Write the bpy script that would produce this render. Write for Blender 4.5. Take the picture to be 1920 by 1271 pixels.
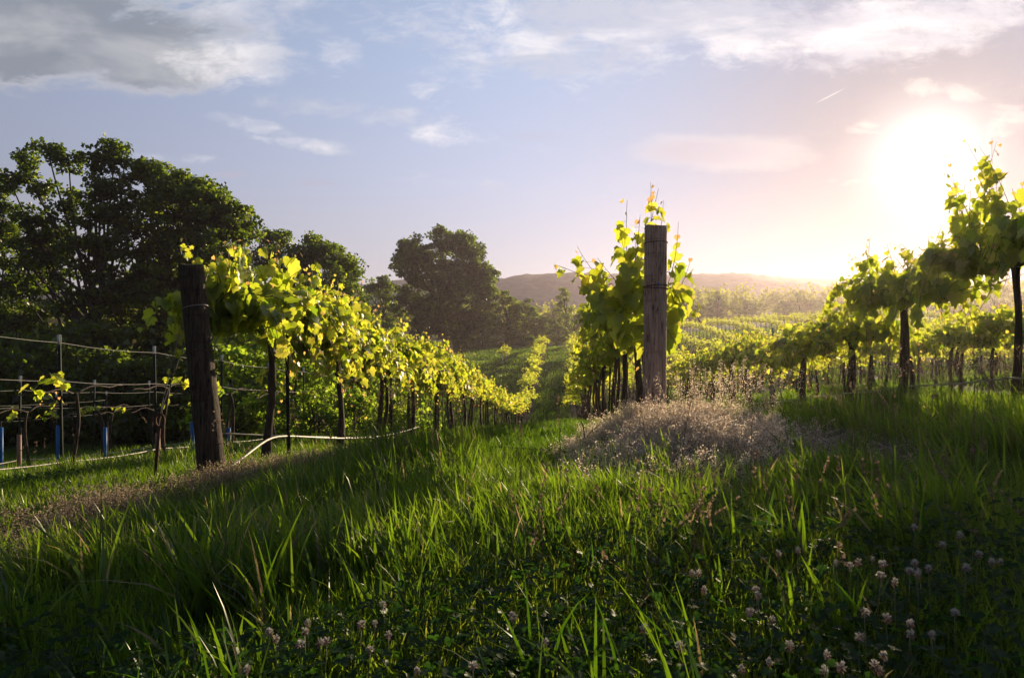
import bpy, math
import numpy as np
from mathutils import Vector

for o in list(bpy.data.objects):
    bpy.data.objects.remove(o)
SC = bpy.context.scene
COL = SC.collection
PI = math.pi
RNG = np.random.default_rng(7)

# ------------------------------------------------------------------ camera
CAMH = 1.1
FPX, VPX, HOR = 1400.0, 1060.0, 635.5        # focal length, row vanishing point and horizon, in photo pixels
cam_d = bpy.data.cameras.new('camera')
cam = bpy.data.objects.new('camera', cam_d)
COL.objects.link(cam)
cam.location = (0, 0, CAMH)
cam.rotation_euler = (PI / 2, 0, 0)          # level, looking along the vine rows (+Y)
cam_d.sensor_width = 36.0
cam_d.lens = 36.0 * FPX / 1920
cam_d.shift_x = -(VPX - 960) / 1920
cam_d.clip_start = 0.05
cam_d.clip_end = 6000
SC.camera = cam

# ------------------------------------------------------------------ light
SUN = Vector((0.486, 1.0, 0.24)).normalized()
SUN_EL = math.asin(SUN.z)
SUN_AZ = math.atan2(SUN.x, SUN.y)
sun_d = bpy.data.lights.new('sun', 'SUN')
sun_d.energy = 5.0
sun_d.angle = math.radians(0.55)
sun_d.color = (1.0, 0.80, 0.53)
sun = bpy.data.objects.new('sun', sun_d)
COL.objects.link(sun)
sun.rotation_euler = (-SUN).to_track_quat('-Z', 'Y').to_euler()
sun.location = (20, 40, 30)

SC.view_settings.view_transform = 'Standard'
SC.view_settings.look = 'None'
SC.view_settings.exposure = 0.7
SC.view_settings.gamma = 1.0
SC.view_settings.use_curve_mapping = False
SC.render.engine = 'CYCLES'
cy = SC.cycles
cy.max_bounces = 7
cy.diffuse_bounces = 3
cy.glossy_bounces = 2
cy.transmission_bounces = 3
cy.transparent_max_bounces = 4
cy.volume_bounces = 0
cy.caustics_reflective = False
cy.caustics_refractive = False
cy.sample_clamp_indirect = 6.0
cy.use_denoising = True
try:
    cy.denoiser = 'OPENIMAGEDENOISE'
    cy.denoising_input_passes = 'RGB_ALBEDO_NORMAL'
except Exception:
    pass


# ------------------------------------------------------------------ node helpers
class NT:
    """A small helper for wiring shader nodes."""
    def __init__(self, tree):
        self.t = tree
        tree.nodes.clear()

    def n(self, kind, **kw):
        nd = self.t.nodes.new(kind)
        for k, v in kw.items():
            setattr(nd, k, v)
        return nd

    def put(self, sock, v):
        if hasattr(v, 'is_output') or isinstance(v, bpy.types.NodeSocket):
            self.t.links.new(v, sock)
        elif v is not None:
            if isinstance(v, (tuple, list)) and len(v) == 3 and len(sock.default_value) == 4:
                v = (*v, 1.0)
            sock.default_value = v

    def m(self, op, a, b=None, c=None, clamp=False):
        nd = self.n('ShaderNodeMath', operation=op, use_clamp=clamp)
        self.put(nd.inputs[0], a)
        if b is not None:
            self.put(nd.inputs[1], b)
        if c is not None:
            self.put(nd.inputs[2], c)
        return nd.outputs[0]

    def mix(self, f, a, b, blend='MIX'):
        nd = self.n('ShaderNodeMix', data_type='RGBA', blend_type=blend)
        self.put(nd.inputs[0], f)
        self.put(nd.inputs[6], a)
        self.put(nd.inputs[7], b)
        return nd.outputs[2]

    def sstep(self, x, lo, hi):
        nd = self.n('ShaderNodeMapRange', interpolation_type='SMOOTHSTEP')
        self.put(nd.inputs[0], x)
        nd.inputs[1].default_value = lo
        nd.inputs[2].default_value = hi
        return nd.outputs[0]

    def noise(self, vec, scale, detail=4, rough=0.55, dist=0.0):
        nd = self.n('ShaderNodeTexNoise')
        if vec is not None:
            self.put(nd.inputs['Vector'], vec)
        nd.inputs['Scale'].default_value = scale
        nd.inputs['Detail'].default_value = detail
        nd.inputs['Roughness'].default_value = rough
        nd.inputs['Distortion'].default_value = dist
        return nd.outputs[0]

    def ramp(self, f, stops):
        nd = self.n('ShaderNodeValToRGB')
        e = nd.color_ramp.elements
        while len(e) < len(stops):
            e.new(0.5)
        for el, (p, c) in zip(e, stops):
            el.position = p
            el.color = (*c, 1)
        self.put(nd.inputs[0], f)
        return nd.outputs[0]

    def comb(self, x, y, z):
        nd = self.n('ShaderNodeCombineXYZ')
        for i, v in enumerate((x, y, z)):
            self.put(nd.inputs[i], v)
        return nd.outputs[0]


# ------------------------------------------------------------------ world: Nishita sky, thin clouds, bright air round the sun
w = bpy.data.worlds.new('World')
SC.world = w
w.use_nodes = True
N = NT(w.node_tree)
sky = N.n('ShaderNodeTexSky', sky_type='NISHITA')
sky.sun_disc = False
sky.sun_elevation = SUN_EL
sky.sun_rotation = SUN_AZ
sky.air_density = 1.0
sky.dust_density = 0.5
sky.ozone_density = 1.5
tc = N.n('ShaderNodeTexCoord')
sep = N.n('ShaderNodeSeparateXYZ')
N.put(sep.inputs[0], tc.outputs['Generated'])
dx, dy, dz = sep.outputs
yc = N.m('MAXIMUM', dy, 0.08)
U = N.m('DIVIDE', dx, yc)
V = N.m('DIVIDE', dz, yc)
# domain for the clouds: stretched sideways, as clouds near the horizon are
cv = N.comb(N.m('MULTIPLY', U, 3.0), N.m('MULTIPLY', V, 7.5), 0.3)
n1 = N.noise(cv, 1.35, 9, 0.6, 0.25)
n2 = N.noise(N.comb(N.m('MULTIPLY', U, 3.0), N.m('MULTIPLY', V, 9.0), 4.7), 1.3, 6, 0.55, 0.5)
n3 = N.noise(N.comb(N.m('MULTIPLY', U, 3.0), N.m('MULTIPLY', V, 5.0), 8.1), 4.0, 6, 0.6, 0.3)
nz = N.m('SUBTRACT', n1, 0.5)
nf = N.m('SUBTRACT', N.noise(N.comb(N.m('MULTIPLY', U, 3.0), N.m('MULTIPLY', V, 6.0), 1.9), 7.0, 7, 0.65, 0.4), 0.5)


def puff(px, py, rx, ry, rot=0.0, amp=1.0):
    """soft elliptical patch of sky where a cloud lies (angles from the photograph's directions)"""
    u0, v0 = (px - VPX) / FPX, (HOR - py) / FPX
    c, s = math.cos(math.radians(rot)), math.sin(math.radians(rot))
    du, dv = N.m('SUBTRACT', U, u0), N.m('SUBTRACT', V, v0)
    a = N.m('ADD', N.m('MULTIPLY', du, c * FPX / rx), N.m('MULTIPLY', dv, s * FPX / rx))
    b = N.m('SUBTRACT', N.m('MULTIPLY', dv, c * FPX / ry), N.m('MULTIPLY', du, s * FPX / ry))
    r2 = N.m('ADD', N.m('MULTIPLY', a, a), N.m('MULTIPLY', b, b))
    return N.m('MULTIPLY', N.m('SUBTRACT', 1.0, r2), amp)


def most(*v):
    r = v[0]
    for x in v[1:]:
        r = N.m('MAXIMUM', r, x)
    return r


low = -1.2
grey_m = N.m('MAXIMUM', most(puff(80, 60, 430, 112, -3), puff(310, 125, 190, 62, 6, .9), puff(-400, 60, 500, 150)), low)
grey_d = N.sstep(N.m('ADD', N.m('MULTIPLY', grey_m, 0.55), N.m('ADD', N.m('MULTIPLY', nz, 1.9), N.m('MULTIPLY', nf, .45))), -0.05, 0.42)
white_m = N.m('MAXIMUM', most(puff(520, 15, 260, 55, 0, .8), puff(640, 92, 60, 44, 0, .8), puff(600, 200, 170, 22, -6, .5),
                              puff(470, 235, 100, 16, -14, .85), puff(560, 268, 110, 14, -8, .7), puff(930, 90, 150, 80, 20, .5),
                              puff(1120, 70, 250, 105, 8, 1.3), puff(1400, 45, 290, 85, -5, 1.3), puff(1700, 40, 360, 90, 5, 1.3), puff(760, 40, 230, 60, 0, .9), puff(440, 110, 150, 60, 0, .8), puff(960, 20, 300, 50, 0, .8),
                              puff(1210, 15, 420, 50, 0, .65), puff(1587, 108, 34, 28, 0, .8), puff(900, 350, 190, 20, -3, .45),
                              puff(980, 255, 150, 30, -4, .45), puff(340, 300, 100, 12, -3, .55), puff(2150, 60, 250, 120, 0, .8)), low)
white_d = N.m('MULTIPLY', N.sstep(N.m('ADD', N.m('MULTIPLY', white_m, 0.6), N.m('ADD', N.m('MULTIPLY', nz, 2.3), N.m('MULTIPLY', nf, 1.5))), 0.0, 0.8), 0.85)
lens_m = N.m('MAXIMUM', most(puff(1330, 286, 135, 30), puff(430, 328, 48, 10, 0, .8), puff(590, 344, 60, 10, 0, .7), puff(1000, 256, 80, 18, 0, .5)), low)
lens_d = N.m('MULTIPLY', N.sstep(N.m('ADD', lens_m, N.m('MULTIPLY', nz, 1.5)), 0.0, 0.9), 0.5)
lens_e = N.m('MULTIPLY', N.sstep(N.m('ADD', N.m('MAXIMUM', puff(1345, 284, 185, 46), low), N.m('MULTIPLY', nz, 3.0)), 0.0, 0.8), 0.35)
near_m = N.m('MAXIMUM', most(puff(1725, 172, 55, 24, 0, .9), puff(1810, 175, 90, 18, -5, .7), puff(1640, 240, 60, 16, 0, .6),
                             puff(1900, 210, 60, 50, 30, .7), puff(1890, 165, 60, 22, 0, .7), puff(1620, 343, 50, 12, 0, .6), puff(1590, 205, 40, 14, 0, .5)), low)
near_d = N.sstep(N.m('ADD', N.m('MULTIPLY', near_m, 0.6), N.m('MULTIPLY', N.m('SUBTRACT', n3, .5), 3.2)), 0.22, 0.7)
# contrail
dc = N.m('ABSOLUTE', N.m('SUBTRACT', V, N.m('ADD', N.m('MULTIPLY', U, 0.51), (HOR - 180) / FPX - 0.51 * (1557 - VPX) / FPX)))
trail = N.m('MULTIPLY', N.sstep(dc, 0.0016, 0.0004), N.m('MULTIPLY', N.sstep(U, (1525 - VPX) / FPX, (1550 - VPX) / FPX), N.sstep(U, (1592 - VPX) / FPX, (1560 - VPX) / FPX)))
fwd = N.sstep(dy, 0.05, 0.25)

vd = N.n('ShaderNodeVectorMath', operation='DOT_PRODUCT')
N.put(vd.inputs[0], tc.outputs['Generated'])
vd.inputs[1].default_value = SUN
ang = N.m('ARCCOSINE', N.m('MINIMUM', vd.outputs['Value'], 0.999999))      # radians from the sun


def fall(k):
    return N.m('EXPONENT', N.m('MULTIPLY', ang, -1.0 / math.radians(k)))


def gauss(k):
    q = N.m('DIVIDE', ang, math.radians(k))
    return N.m('EXPONENT', N.m('MULTIPLY', N.m('MULTIPLY', q, q), -1.0))


def scale(c, f):
    nd = N.n('ShaderNodeVectorMath', operation='SCALE')
    N.put(nd.inputs[0], c)
    N.put(nd.inputs['Scale'], f)
    return nd.outputs[0]


def add(a, b):
    nd = N.n('ShaderNodeVectorMath', operation='ADD')
    N.put(nd.inputs[0], a)
    N.put(nd.inputs[1], b)
    return nd.outputs[0]


SKY_K = 1.0
# Nishita's glare round the sun is far beyond what the photograph holds: soft-limit it, then blend with evening air colours by height
soft = N.n('ShaderNodeVectorMath', operation='DIVIDE')
den = N.n('ShaderNodeVectorMath', operation='ADD')
den.inputs[1].default_value = (1, 1, 1)
N.put(den.inputs[0], scale(sky.outputs[0], 0.11))
N.put(soft.inputs[0], sky.outputs[0])
N.put(soft.inputs[1], den.outputs[0])
air = N.ramp(N.m('MAXIMUM', dz, 0.0), [(0.0, (.68, .60, .60)), (.09, (.62, .60, .68)), (.20, (.545, .595, .79)), (.34, (.45, .555, .79)), (1.0, (.13, .20, .36))])
air = scale(air, N.m('ADD', N.m('ADD', 2.3, N.m('MULTIPLY', gauss(80), 7.6)), N.m('MULTIPLY', gauss(44), 5.2)))
col = N.mix(0.72, N.mix(1.0, soft.outputs[0], (.92, .92, 1.0), 'MULTIPLY'), air)
sun_near = fall(22.0)
# the air box itself glows round the sun, so the clear sky behind it is kept dimmer there
col = scale(col, N.m('SUBTRACT', 1.0, N.m('MULTIPLY', gauss(18), .70)))
# clouds: thick grey ones, thin white ones with greyer cores, bright ones beside the sun
g_col = N.mix(N.sstep(n2, .40, .68), (2.5, 2.75, 3.1), (5.0, 5.0, 5.1))
g_col = N.mix(N.sstep(grey_d, .95, .35), g_col, (6.8, 6.4, 5.9))
col = N.mix(N.m('MULTIPLY', N.m('MULTIPLY', grey_d, 0.8), fwd), col, g_col)
w_col = N.mix(N.sstep(n2, .44, .62), (5.6, 5.9, 7.0), (9.2, 8.9, 9.2))
col = N.mix(N.m('MULTIPLY', white_d, fwd), col, w_col)
col = N.mix(N.m('MULTIPLY', lens_e, fwd), col, (8.0, 7.2, 7.2))
col = N.mix(N.m('MULTIPLY', lens_d, fwd), col, (5.0, 4.6, 5.6))
col = N.mix(N.m('MULTIPLY', N.m('MULTIPLY', near_d, 0.6), fwd), col, (6.2, 5.8, 5.8))
col = N.mix(N.m('MULTIPLY', trail, 0.5), col, (9.0, 8.6, 8.8))
col = add(col, scale((1.0, 0.92, 0.86), N.m('MULTIPLY', gauss(3.1), 8.5)))
col = add(col, scale((1.0, 0.84, 0.74), N.m('MULTIPLY', fall(5.0), 1.5)))
col = add(col, scale((1.0, 0.66, 0.44), N.m('MULTIPLY', N.m('MULTIPLY', gauss(24), N.sstep(dz, .26, .0)), 1.2)))
bg = N.n('ShaderNodeBackground')
N.put(bg.inputs[0], col)
bg.inputs[1].default_value = 0.065
out = N.n('ShaderNodeOutputWorld')
N.t.links.new(bg.outputs[0], out.inputs[0])


# ------------------------------------------------------------------ terrain
ROW0, ROWS = 0.87, 3.94                       # vine rows run along +Y at ROW0 + k * ROWS
_fy = np.arange(-60, 1500, 0.25)
_f = np.interp(_fy, [-60, -5, 0, 3, 5, 6, 7, 8, 10, 12.8, 15.4, 19, 25, 32, 40, 46, 50, 56, 65, 75, 85, 95, 105, 120, 150, 250, 500, 1500],
               [-.4, 0, .05, .08, .09, .08, .03, -.08, -.30, -.60, -.86, -1.28, -1.85, -2.75, -3.85, -4.55, -4.75, -4.55, -3.85, -2.9, -1.95, -1.05, -.3, .3, 1.0, 2, 4, 8])
_k = np.hanning(13)
_k /= _k.sum()
_f = np.convolve(np.pad(_f, 6, mode='edge'), _k, 'valid')


def terrain(X, Y):
    X = np.asarray(X, float)
    Y = np.asarray(Y, float)
    f = np.interp(Y, _fy, _f)
    xr = X + 1
    ap = np.interp(Y, [0, 10, 13, 15, 18, 25, 40, 50, 60, 75, 105], [.085, .09, .085, .078, .08, .12, .19, .24, .25, .19, .115])
    cap = np.interp(Y, [0, 9, 14, 20, 30, 50, 80, 105], [4, 4.6, 9, 14, 18, 15, 20, 40])
    an = np.interp(Y, [0, 12, 30, 60], [.1, .09, .05, .012])
    pos = ap * cap * np.tanh(np.maximum(xr, 0) / cap)
    neg = an * np.maximum(np.minimum(xr, 0), -16)
    bump = .03 * np.sin(X * 1.3 + 1.1 * np.sin(Y * .7)) * np.cos(Y * 1.1 + .6) + .06 * np.sin(X * .23 + Y * .17)
    mound = .10 * np.exp(-((X - .95) / .9) ** 2 - ((Y - 6.4) / .9) ** 2)
    trough = -.16 * np.exp(-((X + .25) / .6) ** 2) * np.clip((Y - 4.2) / 1.5, 0, 1) * np.clip((14 - Y) / 4, 0, 1)
    return trough + f + pos + neg + bump * np.clip(Y / 4, .2, 1) + mound


def gz(x, y):
    return float(terrain(x, y))


def spot(px, py, Y):
    """the point at depth Y seen in the direction of a photo pixel"""
    return Vector(((px - VPX) / FPX * Y, Y, CAMH + (HOR - py) / FPX * Y))


def ground_hit(px, py, h=0.0):
    """where the line of sight through a photo pixel comes within h of the ground"""
    Y = 1.2
    while Y < 200:
        p = spot(px, py, Y)
        if p.z <= gz(p.x, p.y) + h:
            return p.x, p.y
        Y *= 1.01
    return p.x, p.y


# ------------------------------------------------------------------ mesh helpers
class Geo:
    def __init__(self):
        self.V, self.F, self.T, self.n = [], [], [], 0

    def add(self, V, F, tone=0.5):
        V = np.asarray(V, float).reshape(-1, 3)
        for f in (F if isinstance(F, list) else [F]):
            f = np.asarray(f, np.int64)
            self.F.append(f + self.n)
            t = np.broadcast_to(np.asarray(tone, float), (len(f),)) if np.ndim(tone) == 0 or len(tone) == len(f) else np.repeat(tone, len(f) // len(tone))
            self.T.append(np.array(t))
        self.V.append(V)
        self.n += len(V)

    def tube(self, pts, rad, n=6, tone=0.5, wob=0.0):
        P = np.asarray(pts, float)
        k = len(P)
        R = np.broadcast_to(np.asarray(rad, float), (k,))
        T = np.gradient(P, axis=0)
        T /= np.linalg.norm(T, axis=1)[:, None] + 1e-9
        ref = np.array([0.31, 0.22, 0.92]) if abs(T[:, 2]).mean() < .75 else np.array([1.0, 0.13, 0.05])
        A = np.cross(T, ref)
        A /= np.linalg.norm(A, axis=1)[:, None] + 1e-9
        B = np.cross(T, A)
        th = np.arange(n) * 2 * PI / n
        rr = R[:, None] * (1 + wob * RNG.normal(size=(k, n)))
        V = P[:, None, :] + rr[..., None] * (np.cos(th)[None, :, None] * A[:, None, :] + np.sin(th)[None, :, None] * B[:, None, :])
        i, j = np.meshgrid(np.arange(k - 1), np.arange(n), indexing='ij')
        q = np.stack([i * n + j, i * n + (j + 1) % n, (i + 1) * n + (j + 1) % n, (i + 1) * n + j], -1).reshape(-1, 4)
        caps = np.array([list(range(n))[::-1], list(range((k - 1) * n, k * n))])
        self.add(V.reshape(-1, 3), [q, caps], tone)

    def box(self, c, s, tone=0.5):
        x, y, z = (v / 2 for v in s)
        V = np.array([[a, b, d] for d in (-z, z) for a, b in ((-x, -y), (x, -y), (x, y), (-x, y))]) + np.asarray(c, float)
        self.add(V, np.array([[0, 3, 2, 1], [4, 5, 6, 7], [0, 1, 5, 4], [1, 2, 6, 5], [2, 3, 7, 6], [3, 0, 4, 7]]), tone)

    def mesh(self, name, mat, smooth=False):
        me = bpy.data.meshes.new(name)
        V = np.concatenate(self.V)
        me.vertices.add(len(V))
        me.vertices.foreach_set('co', V.astype(np.float32).ravel())
        li = np.concatenate([f.ravel() for f in self.F])
        lt = np.concatenate([np.full(len(f), f.shape[1]) for f in self.F])
        ls = np.concatenate([[0], np.cumsum(lt)[:-1]])
        me.loops.add(len(li))
        me.loops.foreach_set('vertex_index', li.astype(np.int32))
        me.polygons.add(len(lt))
        me.polygons.foreach_set('loop_start', ls.astype(np.int32))
        if smooth:
            me.polygons.foreach_set('use_smooth', np.ones(len(lt), bool))
        a = me.attributes.new('tone', 'FLOAT', 'FACE')
        a.data.foreach_set('value', np.concatenate(self.T).astype(np.float32))
        me.update(calc_edges=True)
        me.validate()
        me.materials.append(mat)
        return me

    def build(self, name, mat, parent=None, smooth=False):
        return link(name, self.mesh(name, mat, smooth), parent)


def link(name, me, parent=None):
    o = bpy.data.objects.new(name, me)
    COL.objects.link(o)
    if parent:
        o.parent = parent
    return o


def tag(o, label=None, cat=None, group=None, kind=None):
    if label:
        o['label'] = label
    if cat:
        o['category'] = cat
    if group:
        o['group'] = group
    if kind:
        o['kind'] = kind
    return o


def thing(name, loc, label, cat, group=None, rz=0.0):
    o = bpy.data.objects.new(name, None)
    o.empty_display_size = 0.2
    COL.objects.link(o)
    o.location = loc
    o.rotation_euler = (0, 0, rz)
    return tag(o, label, cat, group)


# leaf outlines: x across, y towards the tip, z off the blade
_ol = [(0.0, 0.02), (.16, -.13), (.40, -.06), (.53, .16), (.44, .27), (.57, .47), (.44, .60), (.27, .62), (.20, .80), (0, 1.0)]
_gl = np.array([(0, .33)] + _ol + [(-x, y) for x, y in _ol[-2:0:-1]])
GRAPE_V = np.c_[_gl, .20 * np.abs(_gl[:, 0]) - .22 * _gl[:, 1] ** 2 + .05 * np.cos(9 * _gl[:, 0]) * _gl[:, 1]]
_m = len(_gl) - 1
GRAPE_F = np.array([[0, 1 + i, 1 + (i + 1) % _m] for i in range(_m)])
FOLD_V = np.array([(0, 0, 0), (.48, .22, .10), (.40, .62, .06), (0, 1, -.18), (-.40, .62, .06), (-.48, .22, .10)], float)
FOLD_F = np.array([[0, 1, 2, 3], [0, 3, 4, 5]])
RHOMB_V = np.array([(0, 0, 0), (.42, .45, .08), (0, 1, -.1), (-.42, .45, .08)], float)
RHOMB_F = np.array([[0, 1, 2], [0, 2, 3]])


def unit(a):
    return a / (np.linalg.norm(a, axis=-1, keepdims=True) + 1e-9)


def leaves(g, P, nrm, tip, size, tone, TV=GRAPE_V, TF=GRAPE_F):
    P = np.asarray(P, float)
    n = len(P)
    nrm = unit(np.asarray(nrm, float))
    tip = np.asarray(tip, float)
    tip = unit(tip - nrm * np.sum(tip * nrm, 1, keepdims=True))
    side = np.cross(tip, nrm)
    s = np.broadcast_to(np.asarray(size, float), (n,))[:, None, None]
    cu = RNG.uniform(.2, 2.4, n)[:, None, None]
    V = P[:, None] + s * (TV[None, :, 0, None] * side[:, None] + TV[None, :, 1, None] * tip[:, None] + cu * TV[None, :, 2, None] * nrm[:, None])
    F = (TF[None] + (np.arange(n) * len(TV))[:, None, None]).reshape(-1, TF.shape[1])
    g.add(V.reshape(-1, 3), F, np.repeat(np.broadcast_to(np.asarray(tone, float), (n,)), len(TF)))


def bez(p0, p1, p2, k=7):
    t = np.linspace(0, 1, k)[:, None]
    p0, p1, p2 = (np.asarray(p, float) for p in (p0, p1, p2))
    return (1 - t) ** 2 * p0 + 2 * t * (1 - t) * p1 + t * t * p2


# ------------------------------------------------------------------ materials
def material(name):
    m = bpy.data.materials.new(name)
    m.use_nodes = True
    return m, NT(m.node_tree)


def leaf_mat(name, refl, trans, tmix=0.5, gloss=0.05, rough=0.4, mottle=0):
    """thin leaf: reflects on both sides, lets the sun through; colour runs over the leaf's own tone"""
    m, k = material(name)
    at = k.n('ShaderNodeAttribute', attribute_name='tone')
    oi = k.n('ShaderNodeObjectInfo')
    f = k.m('ADD', at.outputs['Fac'], k.m('MULTIPLY', k.m('SUBTRACT', oi.outputs['Random'], .5), .12), clamp=True)
    if mottle:
        tcn = k.n('ShaderNodeTexCoord')
        f = k.m('ADD', f, k.m('MULTIPLY', k.m('SUBTRACT', k.noise(tcn.outputs['Object'], mottle, 3, .6), .5), .45), clamp=True)
        f = k.m('MINIMUM', f, k.m('MAXIMUM', at.outputs['Fac'], .86))
    d = k.n('ShaderNodeBsdfDiffuse')
    k.put(d.inputs[0], k.ramp(f, refl))
    t = k.n('ShaderNodeBsdfTranslucent')
    k.put(t.inputs[0], k.ramp(f, trans))
    mx = k.n('ShaderNodeMixShader')
    mx.inputs[0].default_value = tmix
    k.t.links.new(d.outputs[0], mx.inputs[1])
    k.t.links.new(t.outputs[0], mx.inputs[2])
    gl = k.n('ShaderNodeBsdfGlossy')
    gl.inputs['Roughness'].default_value = rough
    gl.inputs[0].default_value = (1, 1, .92, 1)
    m2 = k.n('ShaderNodeMixShader')
    m2.inputs[0].default_value = gloss
    k.t.links.new(mx.outputs[0], m2.inputs[1])
    k.t.links.new(gl.outputs[0], m2.inputs[2])
    o = k.n('ShaderNodeOutputMaterial')
    k.t.links.new(m2.outputs[0], o.inputs[0])
    return m


def solid_mat(name, c1, c2, scale=(8, 8, 8), rough=0.85, bump=0.3, detail=5, metallic=0.0, coords='Object', dist=0.3, bscale=1.0):
    m, k = material(name)
    tcn = k.n('ShaderNodeTexCoord')
    mp = k.n('ShaderNodeMapping')
    mp.inputs['Scale'].default_value = scale
    k.put(mp.inputs[0], tcn.outputs[coords])
    nv = k.noise(mp.outputs[0], 1.0, detail, .6, dist)
    p = k.n('ShaderNodeBsdfPrincipled')
    k.put(p.inputs['Base Color'], k.ramp(nv, [(.3, c1), (.7, c2)]))
    p.inputs['Roughness'].default_value = rough
    p.inputs['Metallic'].default_value = metallic
    p.inputs['Specular IOR Level'].default_value = 0.25
    if bump:
        b = k.n('ShaderNodeBump')
        b.inputs['Strength'].default_value = bump
        b.inputs['Distance'].default_value = .02 * bscale
        k.put(b.inputs['Height'], nv)
        k.t.links.new(b.outputs[0], p.inputs['Normal'])
    o = k.n('ShaderNodeOutputMaterial')
    k.t.links.new(p.outputs[0], o.inputs[0])
    return m


VINE_R = [(0, (.045, .085, .012)), (.5, (.10, .17, .022)), (.86, (.19, .24, .035)), (.92, (.30, .20, .05)), (1, (.36, .17, .09))]
VINE_T = [(0, (.26, .42, .015)), (.5, (.66, .71, .035)), (.86, (.90, .80, .09)), (.92, (.85, .55, .13)), (1, (.85, .42, .20))]
TREE_R = [(0, (.010, .020, .004)), (.6, (.034, .072, .010)), (1, (.08, .12, .018))]
TREE_T = [(0, (.05, .09, .006)), (.6, (.32, .46, .02)), (1, (.58, .66, .05))]
GRASS_R = [(0, (.014, .032, .005)), (.6, (.032, .066, .009)), (.9, (.07, .10, .02)), (1, (.22, .17, .08))]
GRASS_T = [(0, (.05, .13, .005)), (.6, (.30, .47, .015)), (.9, (.46, .52, .04)), (1, (.52, .38, .16))]
M = {}
M['vine_leaf'] = leaf_mat('vine_leaf', VINE_R, VINE_T, .68, .045, .42, 32)
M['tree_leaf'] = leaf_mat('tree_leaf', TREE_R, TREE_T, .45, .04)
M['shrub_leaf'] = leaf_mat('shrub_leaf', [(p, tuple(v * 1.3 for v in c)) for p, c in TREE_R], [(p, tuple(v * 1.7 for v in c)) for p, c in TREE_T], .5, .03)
M['grass'] = leaf_mat('grass_blade', GRASS_R, GRASS_T, .52, .03, .35)
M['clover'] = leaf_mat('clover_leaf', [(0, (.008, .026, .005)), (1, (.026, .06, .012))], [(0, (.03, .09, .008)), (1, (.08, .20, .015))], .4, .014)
M['dry'] = leaf_mat('dry_weed', [(0, (.40, .31, .23)), (.6, (.66, .53, .39)), (1, (.84, .74, .60))], [(0, (.45, .32, .20)), (.6, (.80, .62, .44)), (1, (.97, .86, .70))], .58, .03)
M['dry_brown'] = leaf_mat('dry_brown_weed', [(0, (.13, .09, .055)), (.6, (.27, .20, .13)), (1, (.46, .37, .27))], [(0, (.14, .09, .05)), (.6, (.32, .23, .14)), (1, (.55, .43, .30))], .5, .02)
M['petal'] = leaf_mat('clover_petal', [(0, (.26, .15, .13)), (.4, (.44, .37, .33)), (1, (.62, .57, .50))], [(0, (.20, .12, .10)), (1, (.4, .37, .33))], .3, .02)
M['stem'] = leaf_mat('shoot_stem', [(0, (.10, .07, .03)), (1, (.14, .15, .04))], [(0, (.08, .05, .02)), (1, (.12, .12, .03))], .2, .05)
M['bark'] = solid_mat('vine_bark', (.030, .020, .014), (.105, .075, .055), (40, 40, 7), .9, .8)
M['tree_bark'] = solid_mat('tree_bark', (.03, .025, .02), (.09, .075, .06), (6, 6, 1.5), .9, .6)
M['post'] = solid_mat('weathered_post', (.20, .135, .115), (.42, .30, .26), (16, 16, 1.6), .85, .5)
M['post_dark'] = solid_mat('old_post', (.030, .022, .016), (.10, .07, .048), (16, 16, 1.6), .85, .5)


def wood_mat(name, dark, light, stain):
    """weathered round post: long grain, drying cracks, knots, grey-green stains"""
    m, k = material(name)
    tcn = k.n('ShaderNodeTexCoord')

    def sc(v):
        mp = k.n('ShaderNodeMapping')
        mp.inputs['Scale'].default_value = v
        k.put(mp.inputs[0], tcn.outputs['Object'])
        return mp.outputs[0]
    grain = k.noise(sc((70, 70, 4)), 1.0, 6, .65, .4)
    blot = k.noise(sc((9, 9, 3)), 1.0, 4, .6, .3)
    crack = k.noise(sc((34, 34, 1.3)), 1.0, 3, .5, .8)
    ring = k.noise(sc((3, 3, 22)), 1.0, 3, .5, .2)
    c = k.mix(k.sstep(grain, .3, .7), dark, light)
    c = k.mix(k.m('MULTIPLY', k.sstep(blot, .52, .7), .7), c, stain)
    c = k.mix(k.m('MULTIPLY', k.sstep(ring, .60, .68), .45), c, dark)
    ck = k.sstep(k.m('ABSOLUTE', k.m('SUBTRACT', crack, .5)), .022, .004)
    c = k.mix(k.m('MULTIPLY', ck, .85), c, tuple(v * .25 for v in dark))
    vo = k.n('ShaderNodeTexVoronoi')
    vo.inputs['Scale'].default_value = 1.0
    k.put(vo.inputs['Vector'], sc((7, 7, 3.2)))
    c = k.mix(k.m('MULTIPLY', k.sstep(vo.outputs['Distance'], .16, .08), .8), c, tuple(v * .5 for v in dark))
    p = k.n('ShaderNodeBsdfPrincipled')
    k.put(p.inputs['Base Color'], c)
    p.inputs['Roughness'].default_value = .88
    p.inputs['Specular IOR Level'].default_value = .2
    b = k.n('ShaderNodeBump')
    b.inputs['Strength'].default_value = .7
    b.inputs['Distance'].default_value = .012
    k.put(b.inputs['Height'], k.m('SUBTRACT', grain, k.m('MULTIPLY', ck, 1.5)))
    k.t.links.new(b.outputs[0], p.inputs['Normal'])
    o = k.n('ShaderNodeOutputMaterial')
    k.t.links.new(p.outputs[0], o.inputs[0])
    return m


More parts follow.
